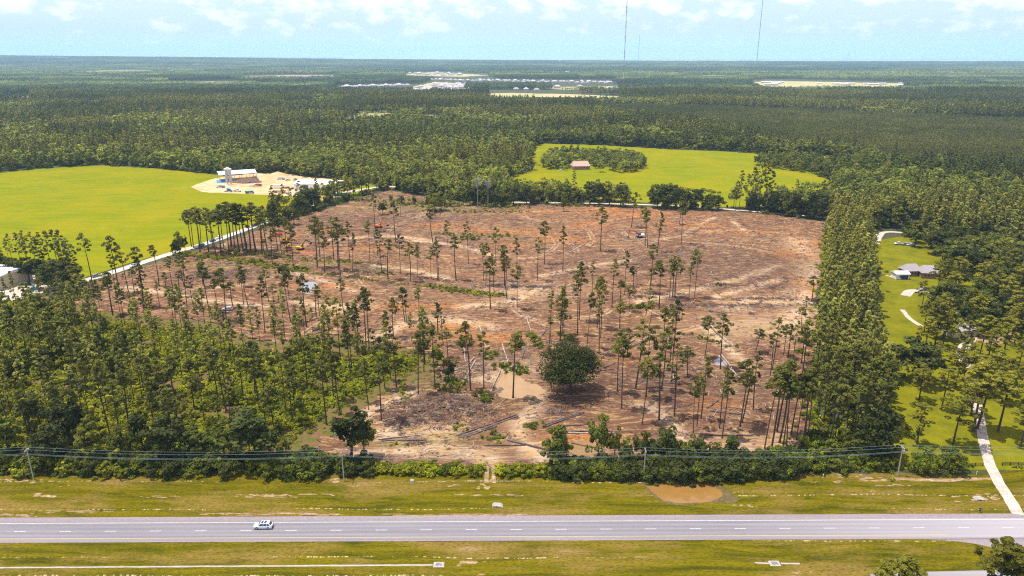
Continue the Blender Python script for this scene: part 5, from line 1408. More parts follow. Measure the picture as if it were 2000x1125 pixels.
# ==================================================================== VEHICLES
def wheel_meshes(r, w):
    mb = MB(); mb.tube((0, -w / 2, 0), (0, w / 2, 0), r, r, 16); t = mb.mesh('tyre', M['tyre'])
    mb = MB(); mb.tube((0, -w / 2 - .012, 0), (0, w / 2 + .012, 0), r * .62, r * .62, 10); return t, mb.mesh('rim', M['rim'])
WH = {}
def wheels(root, xs, half, r=.36, w=.26):
    key = (r, w)
    if key not in WH: WH[key] = wheel_meshes(r, w)
    for x in xs:
        for s_ in (-1, 1):
            o = bpy.data.objects.new('wheel', WH[key][0]); COL.objects.link(o); o.parent = root; o.location = (x, s_ * half, r)
            link_obj('rim', WH[key][1], o)
def suv(loc, rz, label, colour, detail=False, cat='car', group=None):
    r = empty('parked_car' if not detail else 'white_suv', loc, rz, label, cat, group)
    mb = MB()
    mb.prism([(-2.5, .45), (-2.52, .85), (-2.4, 1.02), (-1.2, 1.1), (2.35, 1.12), (2.5, .95), (2.5, .42), (1.95, .34), (-2.0, .34)], -.95, .95, inset=.07, top=1.0)
    mb.build('body', colour, r, bevel=.06 if detail else 0)
    mb = MB()
    mb.prism([(-1.35, 1.08), (-.62, 1.72), (1.7, 1.76), (2.3, 1.12)], -.86, .86, inset=.16, top=1.4)
    mb.build('cabin', colour, r, bevel=.05 if detail else 0)
    mb = MB(); mb.add([(-1.30, -.78, 1.13), (-1.30, .78, 1.13), (-.68, .66, 1.70), (-.68, -.66, 1.70)], [(0, 1, 2, 3)])
    v = [(p_[0] - .03, p_[1], p_[2] + .03) for p_ in mb.v]; mb.v = v; mb.build('windscreen', M['glass'], r)
    mb = MB(); mb.add([(2.30, -.72, 1.16), (2.30, .72, 1.16), (1.80, .62, 1.72), (1.80, -.62, 1.72)], [(0, 1, 2, 3)]); mb.build('rear_window', M['glass'], r)
    for s_ in (-1, 1):
        for (a, b, c, d) in ((-1.0, -.52, .22, .22), (.30, .30, 1.12, 1.12), (1.22, 1.22, 1.98, 1.66)):
            mb = MB(); y0_, y1_ = s_ * .872, s_ * .735
            mb.add([(a, y0_, 1.16), (c if c > a else a + .5, y0_, 1.16), (d, y1_, 1.62), (b, y1_, 1.62)], [(0, 1, 2, 3)])
            mb.build('side_window', M['glass'], r)
    wheels(r, (-1.55, 1.5), .86, .38, .26)
    if detail:
        for xa, xb in ((-.45, .15), (.35, 1.05)):
            mb = MB(); mb.box(((xa + xb) / 2, 0, 1.755), (xb - xa, .95, .02)); mb.build('sunroof', M['glass'], r)
        for s_ in (-1, 1):
            mb = MB(); mb.tube((-.5, s_ * .66, 1.80), (1.6, s_ * .66, 1.83), .025, .025, 5); mb.build('roof_rail', M['rim'], r)
            mb = MB(); mb.box((-1.02, s_ * 1.02, 1.14), (.12, .18, .14)); mb.build('mirror', colour, r)
            mb = MB(); mb.box((-2.47, s_ * .68, .86), (.1, .34, .14)); mb.build('headlight', M['glass'], r)
            mb = MB(); mb.box((2.46, s_ * .72, 1.0), (.12, .3, .18)); mb.build('tail_light', M['redlight'], r)
            mb = MB(); mb.box((0, s_ * .955, .58), (2.2, .02, .05)); mb.build('door_trim', M['grey'], r)
        mb = MB(); mb.box((-2.52, 0, .55), (.08, 1.3, .25)); mb.build('grille', M['black'], r)
        mb = MB(); mb.box((2.5, 0, .5), (.12, 1.7, .22)); mb.build('bumper', M['black'], r)
    return r
def pickup(loc, rz, label, colour, group=None):
    r = empty('pickup_truck', loc, rz, label, 'pickup truck', group)
    mb = MB(); mb.prism([(-2.8, .5), (-2.8, 1.0), (-1.6, 1.15), (.5, 1.15), (2.8, 1.15), (2.8, .5)], -.97, .97); mb.build('body', colour, r)
    mb = MB(); mb.prism([(-1.5, 1.15), (-.8, 1.85), (.6, 1.87), (.75, 1.15)], -.9, .9, inset=.12, top=1.5); mb.build('cab', colour, r)
    mb = MB(); mb.box((1.8, 0, 1.16), (1.8, 1.6, .03)); mb.build('bed', M['black'], r)
    mb = MB(); mb.add([(-1.48, -.8, 1.2), (-1.48, .8, 1.2), (-.86, .7, 1.8), (-.86, -.7, 1.8)], [(0, 1, 2, 3)]); mb.v = [(p_[0] - .04, p_[1], p_[2] + .03) for p_ in mb.v]; mb.build('windscreen', M['glass'], r)
    for s_ in (-1, 1):
        mb = MB(); mb.add([(-1.2, s_ * .915, 1.22), (.55, s_ * .915, 1.22), (.5, s_ * .80, 1.75), (-.75, s_ * .80, 1.75)], [(0, 1, 2, 3)]); mb.build('side_window', M['glass'], r)
    wheels(r, (-1.8, 1.8), .88, .42, .28); return r
def semi(loc, rz, label, colour):
    r = empty('semi_truck', loc, rz, label, 'truck')
    mb = MB(); mb.box((.5, 0, .85), (7.2, .9, .3)); mb.build('chassis', M['black'], r)
    mb = MB(); mb.prism([(-3.4, .9), (-3.4, 1.7), (-1.7, 2.0), (-1.7, .9)], -1.0, 1.0); mb.build('hood', colour, r)
    mb = MB(); mb.prism([(-1.7, .8), (-1.7, 2.1), (-1.2, 3.0), (1.0, 3.5), (1.2, 3.4), (1.2, .8)], -1.2, 1.2); mb.build('cab', colour, r)
    mb = MB(); mb.add([(-1.72, -1.0, 2.15), (-1.72, 1.0, 2.15), (-1.28, .95, 2.95), (-1.28, -.95, 2.95)], [(0, 1, 2, 3)]); mb.v = [(p_[0] - .04, p_[1], p_[2] + .02) for p_ in mb.v]; mb.build('windscreen', M['glass'], r)
    for s_ in (-1, 1):
        mb = MB(); mb.box((-1.0, s_ * 1.21, 2.4), (.8, .02, .6)); mb.build('side_window', M['glass'], r)
        mb = MB(); mb.tube((1.35, s_ * 1.0, .9), (1.35, s_ * 1.0, 3.7), .09, .09, 6); mb.build('exhaust_stack', M['rim'], r)
    wheels(r, (-2.7, 2.2, 3.5), 1.0, .5, .34); return r
def dump(loc, rz, label, cabc, bedc, cat='dump truck'):
    r = empty('dump_truck', loc, rz, label, cat)
    mb = MB(); mb.box((0, 0, .85), (8.2, .9, .3)); mb.build('chassis', M['black'], r)
    mb = MB(); mb.prism([(-4.2, .8), (-4.2, 1.7), (-3.2, 1.9), (-2.8, 2.7), (-1.5, 2.8), (-1.5, .8)], -1.15, 1.15); mb.build('cab', cabc, r)
    mb = MB(); mb.prism([(-1.3, 1.1), (-1.7, 2.6), (4.2, 2.4), (4.0, 1.1)], -1.25, 1.25); mb.build('tipper_bed', bedc, r)
    mb = MB(); mb.add([(-3.2, -1, 1.95), (-3.2, 1, 1.95), (-2.84, .95, 2.6), (-2.84, -.95, 2.6)], [(0, 1, 2, 3)]); mb.v = [(p_[0] - .05, p_[1], p_[2] + .02) for p_ in mb.v]; mb.build('windscreen', M['glass'], r)
    for s_ in (-1, 1): mb = MB(); mb.box((-2.3, s_ * 1.16, 2.2), (.9, .02, .6)); mb.build('side_window', M['glass'], r)
    wheels(r, (-3.2, 1.9, 3.2), 1.0, .5, .34); return r
def excavator(loc, rz, label, boomc, bodyc, s=1.0, pose=0, cabin=None):
    r = empty('excavator', loc, rz, label, 'excavator', None, s)
    for s_ in (-1, 1):
        mb = MB(); mb.prism([(-2.0, .15), (-2.2, .5), (-1.9, .9), (1.9, .9), (2.2, .5), (2.0, .15), (1.7, 0), (-1.7, 0)], s_ * 1.2 - .3, s_ * 1.2 + .3); mb.build('track', M['black'], r)
    mb = MB(); mb.box((0, 0, .85), (2.0, 1.9, .5)); mb.build('undercarriage', M['black'], r)
    mb = MB(); mb.prism([(-1.3, 1.1), (-1.3, 1.6), (.2, 2.1), (2.5, 2.1), (2.8, 1.7), (2.8, 1.1)], -1.35, 1.35); mb.build('housing', bodyc, r)
    mb = MB(); mb.prism([(-1.5, 1.1), (-1.5, 2.2), (-1.1, 2.95), (.2, 2.95), (.3, 1.1)], -1.3, -.25); cb = mb.build('cab', cabin or boomc, r)
    mb = MB(); mb.box((-.6, -1.31, 2.2), (1.1, .03, .9)); mb.box((-1.36, -.78, 2.35), (.06, .85, .8)); mb.build('cab_window', M['glass'], cb)
    if pose == 0: el_, st_, bk = (-4.6, 0, 4.0), (-7.2, 0, 3.9), (-7.5, 0, .6); pts_ = [(-1.2, .1, 1.9), (-3.2, .1, 4.0), (-6.8, .1, 4.9)]
    elif pose == 1: pts_ = [(-1.0, .1, 1.9), (-2.4, .1, 5.0), (-4.0, .1, 6.0)]; bk = (-6.8, .1, 2.4)
    else: pts_ = [(-1.0, .1, 1.9), (-2.2, .1, 4.4), (-4.2, .1, 6.2)]; bk = (-7.0, .1, 4.6)
    mb = MB()
    for a, b, w_ in ((pts_[0], pts_[1], .34), (pts_[1], pts_[2], .28)): mb.tube(a, b, w_ * 1.15, w_, 4)
    mb.build('boom', boomc, r)
    mb = MB(); mb.tube(pts_[2], bk, .3, .2, 4); mb.build('stick', boomc, r)
    mb = MB(); mb.prism([(bk[0] - .5, bk[2] + .3), (bk[0] + .5, bk[2] + .2), (bk[0] + .9, bk[2] - .5), (bk[0] + .3, bk[2] - 1.0), (bk[0] - .3, bk[2] - .7)], -.6, .8); mb.build('bucket', M['black'], r)
    mb = MB(); mb.tube((-1.2, .1, 1.5), tuple((np.array(pts_[0]) * .3 + np.array(pts_[1]) * .7)), .1, .1, 5); mb.build('hydraulic_ram', M['rim'], r)
    return r
def dozer(loc, rz, label, c):
    r = empty('bulldozer', loc, rz, label, 'bulldozer')
    for s_ in (-1, 1): mb = MB(); mb.prism([(-1.8, .2), (-1.6, .95), (1.5, .95), (1.8, .2), (1.5, 0), (-1.5, 0)], s_ * 1.0 - .28, s_ * 1.0 + .28); mb.build('track', M['black'], r)
    mb = MB(); mb.prism([(-2.0, .7), (-2.0, 1.7), (.2, 1.8), (1.7, 1.5), (1.7, .7)], -.7, .7); mb.build('hood', c, r)
    mb = MB(); mb.prism([(-.1, 1.75), (0, 2.9), (1.4, 2.9), (1.5, 1.5)], -.8, .8); mb.build('cab', c, r)
    mb = MB(); mb.box((.7, 0, 2.35), (1.2, 1.64, .5)); mb.build('cab_window', M['glass'], r)
    mb = MB(); mb.box((-2.9, 0, .7), (.18, 3.4, 1.2)); mb.build('blade', c, r)
    for s_ in (-1, 1): mb = MB(); mb.tube((-2.8, s_ * .9, .5), (-1.2, s_ * .9, .6), .1, .1, 5); mb.build('push_arm', c, r)
    return r
def GP(px, py, dz=0):
    x, y = P(px, py); return (x, y, ground_z(x, y) + dz)
x, y = P(515, 1031.0); th = math.atan2(AX[1], AX[0])
suv((x, y, .11), th, 'white sport utility car driving on the highway', M['carwhite'], True)
excavator(GP(1250, 465), .12, 'red excavator with pale body on the open far right soil', M['red'], M['white'], 1.15, 0, M['navy'])
excavator(GP(740, 446), PI - .2, 'orange excavator with raised boom at the far left soil', M['orange'], M['orange'], 1.1, 1)
excavator(GP(587, 489), PI - .1, 'yellow excavator with dark boom behind the red clay heap', M['black'], M['yellow'], 1.1, 2, M['yellow'])
excavator(GP(557, 476), .4, 'yellow loader with long arm parked left of the yellow excavator', M['yellow'], M['yellow'], 1.35, 1)
dozer(GP(514, 474), .3, 'small yellow bulldozer among the pines near the county road', M['yellow'])
dozer(GP(571, 428), 1.2, 'yellow bulldozer at the trees where the county road bends', M['yellow'])
dozer(GP(563, 486), .2, 'yellow bulldozer beside the yellow loader', M['yellow'])
dump(GP(540, 463), .3, 'orange red dump truck half hidden behind the pines', M['orange'], M['red'])
def heap(px, py, rx, ry, h_, m, label, seed):
    cx, cy = P(px, py); n_ = 30; mb = MB(); v = []
    for k in range(8):
        f = k / 7
        for i in range(n_):
            a = 2 * PI * i / n_; q = (1 - f) * (1 + .35 * (fbm(np.array([math.cos(a) * 2 + seed]), np.array([math.sin(a) * 2 + f]), 3, seed)[0] - .5))
            v.append((math.cos(a) * rx * q, math.sin(a) * ry * q, h_ * (f ** .8) * (1 + .25 * (fbm(np.array([math.cos(a) * 3]), np.array([math.sin(a) * 3 + f * 4]), 2, seed)[0] - .5))))
    f_ = []
    for k in range(7):
        for i in range(n_): f_.append((k * n_ + i, k * n_ + (i + 1) % n_, (k + 1) * n_ + (i + 1) % n_, (k + 1) * n_ + i))
    mb.add(v, f_); o = mb.build('soil_heap', m, smooth=False); o.location = (cx, cy, .05); return tag(o, label, 'heap')
heap(602, 495, 9, 3, 1.2, M['redsoil'], 'red clay heap in front of the yellow excavator', 3)
suv(GP(445, 607), .1, 'pale grey parked car at the edge of the green undergrowth', M['silver'])
# vehicles along the county road
for i, (px, py, kd, c, lb) in enumerate(((393, 481, 's', 'teal', 'teal car parked on the county road behind the pine row'), (416, 472, 's', 'blue', 'blue car parked on the county road behind the pine row'), (428, 466, 'p', 'white', 'white pickup right of the blue parked car'), (497, 442, 's', 'navy', 'dark blue car on the county road among the pines'),
                                         (506, 438, 's', 'silver', 'silver car on the county road among the pines'), (517, 434, 'p', 'carwhite', 'white pickup left of the pale blue one on county road'), (525, 432, 'p', 'teal', 'pale blue pickup on the county road near the tall pine'), (575, 411, 'p', 'grey', 'grey pickup on the county road under the oaks'),
                                         (262, 521, 'p', 'carwhite', 'white pickup parked at the left clearing edge roadside'), (188, 541, 's', 'grey', 'small dark car on the county road left of the lone pine'), (646, 389, 's', 'blue', 'blue car under the oaks on the county road'), (682, 378, 'p', 'carwhite', 'white pickup under the oaks near the road end'))):
    x, y = P(px, py); k = int(np.argmin(np.linalg.norm(ROAD1 - np.array([x, y]), axis=1))); k = min(max(k, 1), len(ROAD1) - 2); d_ = ROAD1[k + 1] - ROAD1[k - 1]
    (suv if kd == 's' else pickup)((x, y, .14), math.atan2(d_[1], d_[0]) + (PI if i % 2 else 0), lb, M[c])
# long teal trailer under the oaks
def trailer(loc, rz, label, c, L_=12, h_=2.6):
    r = empty('box_trailer', loc, rz, label, 'trailer'); mb = MB(); mb.box((0, 0, 1.1 + h_ / 2), (L_, 2.5, h_)); mb.build('box', c, r, bevel=.05)
    mb = MB(); mb.box((0, 0, .95), (L_ - .4, 1.0, .25)); mb.build('chassis', M['black'], r); wheels(r, (L_ * .28, L_ * .38), 1.0, .5, .34); return r
trailer((*P(666, 385), .05), .45, 'long teal box trailer parked under the roadside oaks', M['teal'])
trailer((*P(545, 368), .1), .1, 'white box trailer in the sandy yard behind the pines', M['white'], 11)
trailer((*P(547, 376), .1), .05, 'rust brown flat trailer at the front of the sandy yard', M['brownrust'], 11, .8)
# work yard
dump((*P(431, 367), .1), .1, 'white dump truck left of the silo tower', M['white'], M['grey'])
semi((*P(447, 375), .1), 2.9, 'bright blue semi truck in the row before the silo', M['blue'])
semi((*P(464, 374.5), .1), 2.8, 'white semi truck between the blue and teal trucks', M['white'])
dump((*P(488, 378), .1), PI, 'teal dump truck right of the white semi truck', M['teal'], M['teal'])
pickup((*P(492, 364), .1), .2, 'white pickup in front of the brown soil under the roof', M['carwhite'])
dump((*P(503, 364), .1), .1, 'dump truck with rusty bed near the yard centre', M['white'], M['brownrust'])
dozer((*P(487, 358), .1), .2, 'small loader beside the brown soil heap', M['grey'])
for i, (px, py, c, lb, kd) in enumerate(((549, 351, 'carwhite', 'white truck at the back of the yard by sand heaps', 'd'), (562, 353, 'silver', 'silver pickup at the back of the yard', 'p'), (577, 352, 'teal', 'teal pickup beside the red one at yard back', 'p'), (580, 357, 'red', 'red car near the white shed', 's'),
                                         (560, 368, 'red', 'dark red car behind the rust brown trailer', 's'), (570, 370, 'navy', 'dark blue car right of the dark red car', 's'), (556, 378, 'carwhite', 'white pickup parked at yard front behind the pine tops', 'p'), (565, 380, 'carwhite', 'white car parked at yard front right', 's'), (580, 378, 'silver', 'silver car by the shed corner', 's'), (535, 377, 'grey', 'grey pickup at yard front left', 'p'))):
    if kd == 'd': dump((*P(px, py), .1), .3 * i, lb, M[c], M['silver'])
    else: (suv if kd == 's' else pickup)((*P(px, py), .1), .2 + .5 * (i % 3), lb, M[c])
# open shed
a, b = np.array(P(430, 357)), np.array(P(502, 352)); L_ = np.linalg.norm(b - a); th = math.atan2(*(b - a)[::-1])
r = empty('open_shed', (*a, .1), th, 'open sided shed with bright white roof over brown soil', 'shed')
D_ = 26; HS_ = 7.5
mb = MB(); mb.prism([(-.5, 0), (-.5, .25), (L_ + .5, .25), (L_ + .5, 0)], 0, D_); 
mb.v = [(x_, y_, z_ + HS_ + 1.6 * (1 - abs(y_ - D_ / 2) / (D_ / 2))) for x_, y_, z_ in mb.v]
mb = MB(); v = []
for x_ in (-.5, L_ + .5):
    for y_, z_ in ((0, HS_), (D_ / 2, HS_ + 2.2), (D_, HS_), (D_, HS_ + .25), (D_ / 2, HS_ + 2.45), (0, HS_ + .25)): v.append((x_, y_, z_))
mb.add(v, [(0, 1, 2, 3, 4, 5), (11, 10, 9, 8, 7, 6)] + [(k, 6 + k, 6 + (k + 1) % 6, (k + 1) % 6) for k in range(6)])
mb.build('roof', M['whiteroof'], r)
mb = MB(); mb.tube((0, 0, 0), (0, 0, HS_), .22, .22, 6); pm = mb.mesh('column', M['steel'])
for k in range(6):
    for y_ in (.3, D_ - .3): o = link_obj('column', pm, r); o.location = (L_ * k / 5, y_, 0)
heap(483, 356, 17, 9, 5.2, mat('brown_topsoil', (.17, .10, .075), .95, noise=((.11, .065, .05), .6)), 'brown soil heap under the white shed roof', 5)
heap(527, 346, 22, 8, 3.5, M['sand'], 'sand heap at the back of the work yard', 7)
heap(505, 343, 18, 6, 2.5, M['sand'], 'low sand heap behind the white shed roof', 9)
heap(543, 344, 12, 8, 5, M['sand'], 'tall tan sand heap at the right back of the yard', 11)
# silo tower
x, y = P(448, 361); r = empty('silo_tower', (x, y, .05), 0, 'pale grey silo tower with ladder in the work yard', 'silo')
for s_ in (-1, 1):
    mb = MB(); mb.tube((s_ * 1.7, 0, 3), (s_ * 1.7, 0, 15), 1.5, 1.5, 12); mb.tube((s_ * 1.7, 0, 1.0), (s_ * 1.7, 0, 3), .4, 1.5, 12); mb.build('silo', M['steel'], r)
mb = MB()
for sx in (-3, 0, 3):
    for sy in (-1.6, 1.6): mb.tube((sx, sy, 0), (sx, sy, 5), .15, .15, 5)
mb.build('frame', M['steel'], r)
mb = MB(); mb.box((0, 0, 15.8), (6.6, 3.2, 1.4)); mb.box((0, 0, 17), (2.4, 2.0, 1.2)); mb.build('top_platform', M['white'], r)
mb = MB(); mb.tube((0, -1.9, 0), (0, -1.9, 15), .12, .12, 5); mb.build('ladder', M['steel'], r)
sheet('blue_tarp', [(422, 353), (443, 350), (442, 355), (424, 358)], .4, M['tarp'], kind=None)
tag(bpy.data.objects['blue_tarp'], 'bright blue tarp at the left end of the shed', 'tarp')
tag(heap(438, 363, 5, 3, 2, M['steel'], 'grey gravel heap at the silo foot', 13))

def house(name, loc, rz, w, d, h_, roof_h, wallm, roofm, label, cat='house', doors=0, windows=0, chimney=False, hip=.0, garage=0):
    r = empty(name, loc, rz, label, cat)
    mb = MB(); mb.box((0, 0, h_ / 2), (w, d, h_)); mb.build('wall', wallm, r)
    e = .5; mb = MB(); rx = w / 2 + e - hip * d / 2
    v = [(-w / 2 - e, -d / 2 - e, h_), (w / 2 + e, -d / 2 - e, h_), (w / 2 + e, d / 2 + e, h_), (-w / 2 - e, d / 2 + e, h_), (-rx, 0, h_ + roof_h), (rx, 0, h_ + roof_h)]
    mb.add(v, [(0, 1, 5, 4), (2, 3, 4, 5), (0, 4, 3), (1, 2, 5), (3, 2, 1, 0)]); rf = mb.build('roof', roofm, r)
    if chimney: mb = MB(); mb.box((w * .2, d * .1, h_ + roof_h + .3), (.9, .9, 1.8)); mb.build('chimney', M['brick'], rf)
    for k in range(windows):
        mb = MB(); xx = -w / 2 + w * (k + 1) / (windows + 1 + doors); mb.box((xx, -d / 2 - .02, h_ * .55), (1.2, .08, 1.3)); mb.build('window', M['glass'], r)
    for k in range(doors):
        mb = MB(); xx = w / 2 - w * (k + 1) / (windows + 1 + doors); mb.box((xx, -d / 2 - .02, h_ * .4), (garage or 1.1, .08, h_ * .75)); mb.build('door', M['navy'] if garage else M['glass'], r)
    return r
a, b = np.array(P(597, 368)), np.array(P(655, 372)); th = -.18
house('metal_shed', (*P(628, 368), .1), th, 46, 22, 6, 2.4, M['white'], M['whiteroof'], 'long white metal workshop with dark bay doors by the oaks', 'workshop', doors=3, windows=0, garage=6)
house('warehouse', (*P(-30, 552), .1), -.22, 44, 22, 7.5, 1.6, M['cream'], M['whiteroof'], 'cream warehouse with white roof at the left edge', 'warehouse', doors=1, windows=2, garage=4)
# the field house inside the oval grove
house('farm_house', (*P(1133, 330), .1), .15, 20, 13, 4, 5.0, M['brick'], M['pinkshingle'], 'farmhouse with rosy tan roof in the oval grove', windows=4, doors=1, chimney=True, hip=.3)
suv((*P(1094, 334), .1), .2, 'white car at the edge of the oval grove', M['carwhite'])
# houses at the right
house('small_house', (*P(1757, 543), .08), 0, 7.5, 6, 3.2, 1.2, M['white'], M['whiteroof'], 'small white house with blue door at the lawn top', windows=1, doors=1, garage=4)
house('brick_house', (*P(1776, 536), .08), .1, 9, 8, 3.2, 3.4, M['brick'], M['shingle'], 'house with grey shingle roof behind the small white house', windows=3, doors=1, hip=.5)
house('brick_house', (*P(1812, 540), .08), -.2, 10, 9, 3.2, 3.6, M['brick'], M['shingle'], 'grey roofed house half hidden among the garden trees', windows=3, doors=1, hip=.5)
house('cottage', (*P(1990, 478), .08), .3, 20, 12, 3.4, 3.8, M['cream'], M['shingle'], 'grey roofed cottage under trees at the right edge', windows=3, doors=1)
house('cottage', (*P(1993, 542), .08), .4, 16, 10, 3.4, 2.4, M['white'], M['whiteroof'], 'white roofed cottage at the right edge of the photo', windows=3, doors=1)
house('cottage', (*P(1994, 592), .08), .2, 14, 10, 3.4, 2.4, M['cream'], M['silver'], 'silver roofed cottage at the right edge below the white one', windows=2, doors=1)
house('cottage', (*P(1870, 652), .08), .2, 13, 9, 3.2, 2.0, M['cream'], M['shingle'], 'small grey roofed cottage between the garden pines', windows=2, doors=1)
suv((*P(1932, 513), .08), .6, 'white car parked among the trees at upper right', M['carwhite'])
pickup((*P(1939, 516), .08), .4, 'white pickup right of the white car at upper right', M['white'])
suv((*P(1801, 567), .15), .5, 'silver car on the drive near the grey roofed houses', M['silver'])
suv((*P(1778, 480), .15), 0, 'white car in the shade at the end of the lane', M['carwhite'])
suv((*P(1768, 479), .15), 0, 'grey car left of the shaded white car', M['grey'])
pickup((*P(1755, 478), .15), 0, 'white pickup leftmost of three cars in the shade', M['carwhite'])
suv((*P(1712, 464), .15), 1.3, 'white car at the top end of the pine belt', M['carwhite'])
suv((*P(55, 571), .18), .1, 'dark blue car parked at the left yard', M['navy']); pickup((*P(66, 567), .18), .3, 'dark teal pickup right of the dark blue car', M['teal'])
suv((*P(46, 527), .2), -.1, 'pale blue car near the warehouse wall', M['silver']); suv((*P(56, 528), .2), -.1, 'blue car right of the pale blue car', M['blue']); pickup((*P(68, 533), .2), 1.2, 'white pickup under the windbreak pines', M['carwhite'])

# far subdivisions: every house its own small object
def far_house(k, wallm, roofm):
    mb = MB(); w, d, h_ = [(16, 12, 3.2), (18, 13, 5.2), (14, 14, 3.2)][k]; mb.box((0, 0, h_ / 2), (w, d, h_), 0)
    v = [(-w / 2 - .6, -d / 2 - .6, h_), (w / 2 + .6, -d / 2 - .6, h_), (w / 2 + .6, d / 2 + .6, h_), (-w / 2 - .6, d / 2 + .6, h_), (-w * .2, 0, h_ + 4), (w * .2, 0, h_ + 4)]
    mb.add(v, [(0, 1, 5, 4), (2, 3, 4, 5), (0, 4, 3), (1, 2, 5), (3, 2, 1, 0)], 1); return mb.mesh('far_house', [wallm, roofm])
FH = [far_house(0, M['farwall'], M['farroof']), far_house(1, M['farwall'], M['farroof2']), far_house(2, M['farwall'], M['farroof'])]
ROWS = [('grey roofed house in the long far row left of the estate', 'houses of the long far row', [(640, 172.5), (800, 168)], 19, 0, 1.5), ('grey roofed house in the dense far estate', 'houses of the dense far estate', None, 85, 0, 1.35), ('lilac roofed house in the strung out far row right of the estate', 'houses of the far right row', [(835, 157), (1210, 163)], 62, 22, 1.4),
        ('pale roofed house in the farthest row behind the estate', 'houses of the farthest row', [(785, 144), (905, 147)], 18, 30, 2.0), ('lone pale house among the far trees', 'scattered far houses', [(1000, 175), (1280, 172)], 14, 90, 1.4)]
for lb, gp, ln, n_, sp, s_ in ROWS:
    for k in range(n_):
        if ln is None:
            px, py = rng.uniform(802, 918), rng.uniform(164, 187)
            if (px - 806) / 108 < .35 and py < 178 - (px - 806) * .2: py += 6
            if px > 890 and py > 178: py -= 10
        else:
            f = (k + .5) / n_; px = ln[0][0] + (ln[1][0] - ln[0][0]) * f + rng.uniform(-3, 3) * (sp > 0); py = ln[0][1] + (ln[1][1] - ln[0][1]) * f + rng.uniform(-1, 1) * .06 * sp
        o = link_obj('far_house', FH[k % 3]); o.location = (*P(px, py), 0); o.rotation_euler.z = rng.uniform(-.2, .2) + (k % 2) * 1.57; o.scale = (s_,) * 3
        tag(o, lb, 'house', gp)
mb = MB(); mb.box((0, 0, 3), (44, 20, 6), 0)
mb.add([(-22, -10.5, 6), (22, -10.5, 6), (22, 10.5, 6), (-22, 10.5, 6), (-22, 0, 8), (22, 0, 8)], [(0, 1, 5, 4), (2, 3, 4, 5), (0, 4, 3), (1, 2, 5), (3, 2, 1, 0)], 1)
fw = mb.mesh('far_building', [M['farwall'], M['whiteroof']])
for px, py, s_ in ((1497, 162, 1.2), (1515, 164, 1), (1506, 167, 1.3), (1522, 161.5, 1), (1635, 165, 1), (1648, 166.5, .9), (1660, 165, 1), (1690, 165, .9), (1705, 166, 1), (1722, 165, 1), (1765, 165.5, 1.1), (1758, 168, 1), (1600, 163, .6), (1417, 159, .7), (1410, 161, .6), (1370, 171, .6), (1382, 168, .6), (1215, 151, .7), (1180, 174, .7), (965, 127, 3), (975, 126.6, 3), (1040, 127.5, 3), (1065, 127.5, 3), (1425, 129, 2)):
    o = link_obj('far_building', fw); o.location = (*P(px, py), 0); o.rotation_euler.z = rng.uniform(-.5, .5); o.scale = (s_, s_, s_)
    tag(o, 'long pale roofed building on the sandy far clearing' if 1480 < px < 1800 else 'long pale roofed building among the far woods', 'building', 'pale buildings of the far clearing' if 1480 < px < 1800 else 'pale buildings among the far woods')
# water towers
for px, py, h_, lb in ((1093, 129.5, 60, 'tall white water tower on the far horizon near the centre'), (1021, 127, 55, 'white water tower left of the tall one on the horizon'), (425, 122, 55, 'small white water tower on the left horizon'), (686, 121, 50, 'small white water tower on the horizon left of centre'), (300, 115.5, 60, 'faint white water tower at the far left horizon')):
    x, y = P(px, py); s_ = min(3, y / 7000); r = empty('water_tower', (x, y, 0), 0, lb, 'water tower', None, max(1, s_))
    mb = MB(); mb.tube((0, 0, 0), (0, 0, h_ * .7), 3, 2.5, 8); mb.build('column', M['white'], r)
    mb = MB(); 
    for z0, z1, r0_, r1_ in ((.7, .78, 3, 11), (.78, .92, 11, 11), (.92, 1.0, 11, 2)): mb.tube((0, 0, h_ * z0), (0, 0, h_ * z1), r0_, r1_, 12)
    mb.build('tank', M['white'], r)
# masts
def mast(px, py, h_, w_, label, bands):
    x, y = P(px, py); r = empty('radio_mast', (x, y, 0), 0, label, 'radio mast')
    n_ = 14 if bands else 1
    mm = {}
    for k in range(n_):
        z0, z1 = h_ * k / n_, h_ * (k + 1) / n_
        mb = MB()
        for a in range(3):
            t = a * 2 * PI / 3; t2 = t + 2 * PI / 3; mb.tube((math.cos(t) * w_, math.sin(t) * w_, z0), (math.cos(t) * w_, math.sin(t) * w_, z1), w_ * .42, w_ * .42, 4)
            m_ = max(2, int((z1 - z0) / (w_ * 4)))
            for q in range(m_):
                za, zb = z0 + (z1 - z0) * q / m_, z0 + (z1 - z0) * (q + 1) / m_
                mb.tube((math.cos(t) * w_, math.sin(t) * w_, za), (math.cos(t2) * w_, math.sin(t2) * w_, zb), w_ * .2, w_ * .2, 3)
        mb.build('mast_section', (M['mastred'] if k % 2 == 0 else M['mastwhite']) if bands else M['grey'], r)
mast(1217, 168, 430, 1.5, 'tallest radio mast rising left of the other tall one', True)
mast(1476, 140, 690, 2.0, 'tall leaning looking radio mast right of centre', False)
mast(1246, 128, 460, 2.6, 'thin distant radio mast just right of the tallest one', False)
mast(1130, 121, 250, 3.0, 'faint short mast on the horizon near the bay', False)
# condo tower over the bay
x, y = P(1655, 119); y2 = 33500; x = x / y * y2; r = empty('tower_block', (x, y2, 0), 0, 'pale tower block alone on the far shore', 'tower block')
mb = MB(); mb.box((0, 0, 150), (110, 80, 300)); mb.box((0, 0, 315), (50, 40, 60)); mb.build('shaft', M['farwall'], r)
mb = MB(); mb.box((-40, 0, 60), (330, 90, 120)); mb.build('podium', M['farwall'], r)

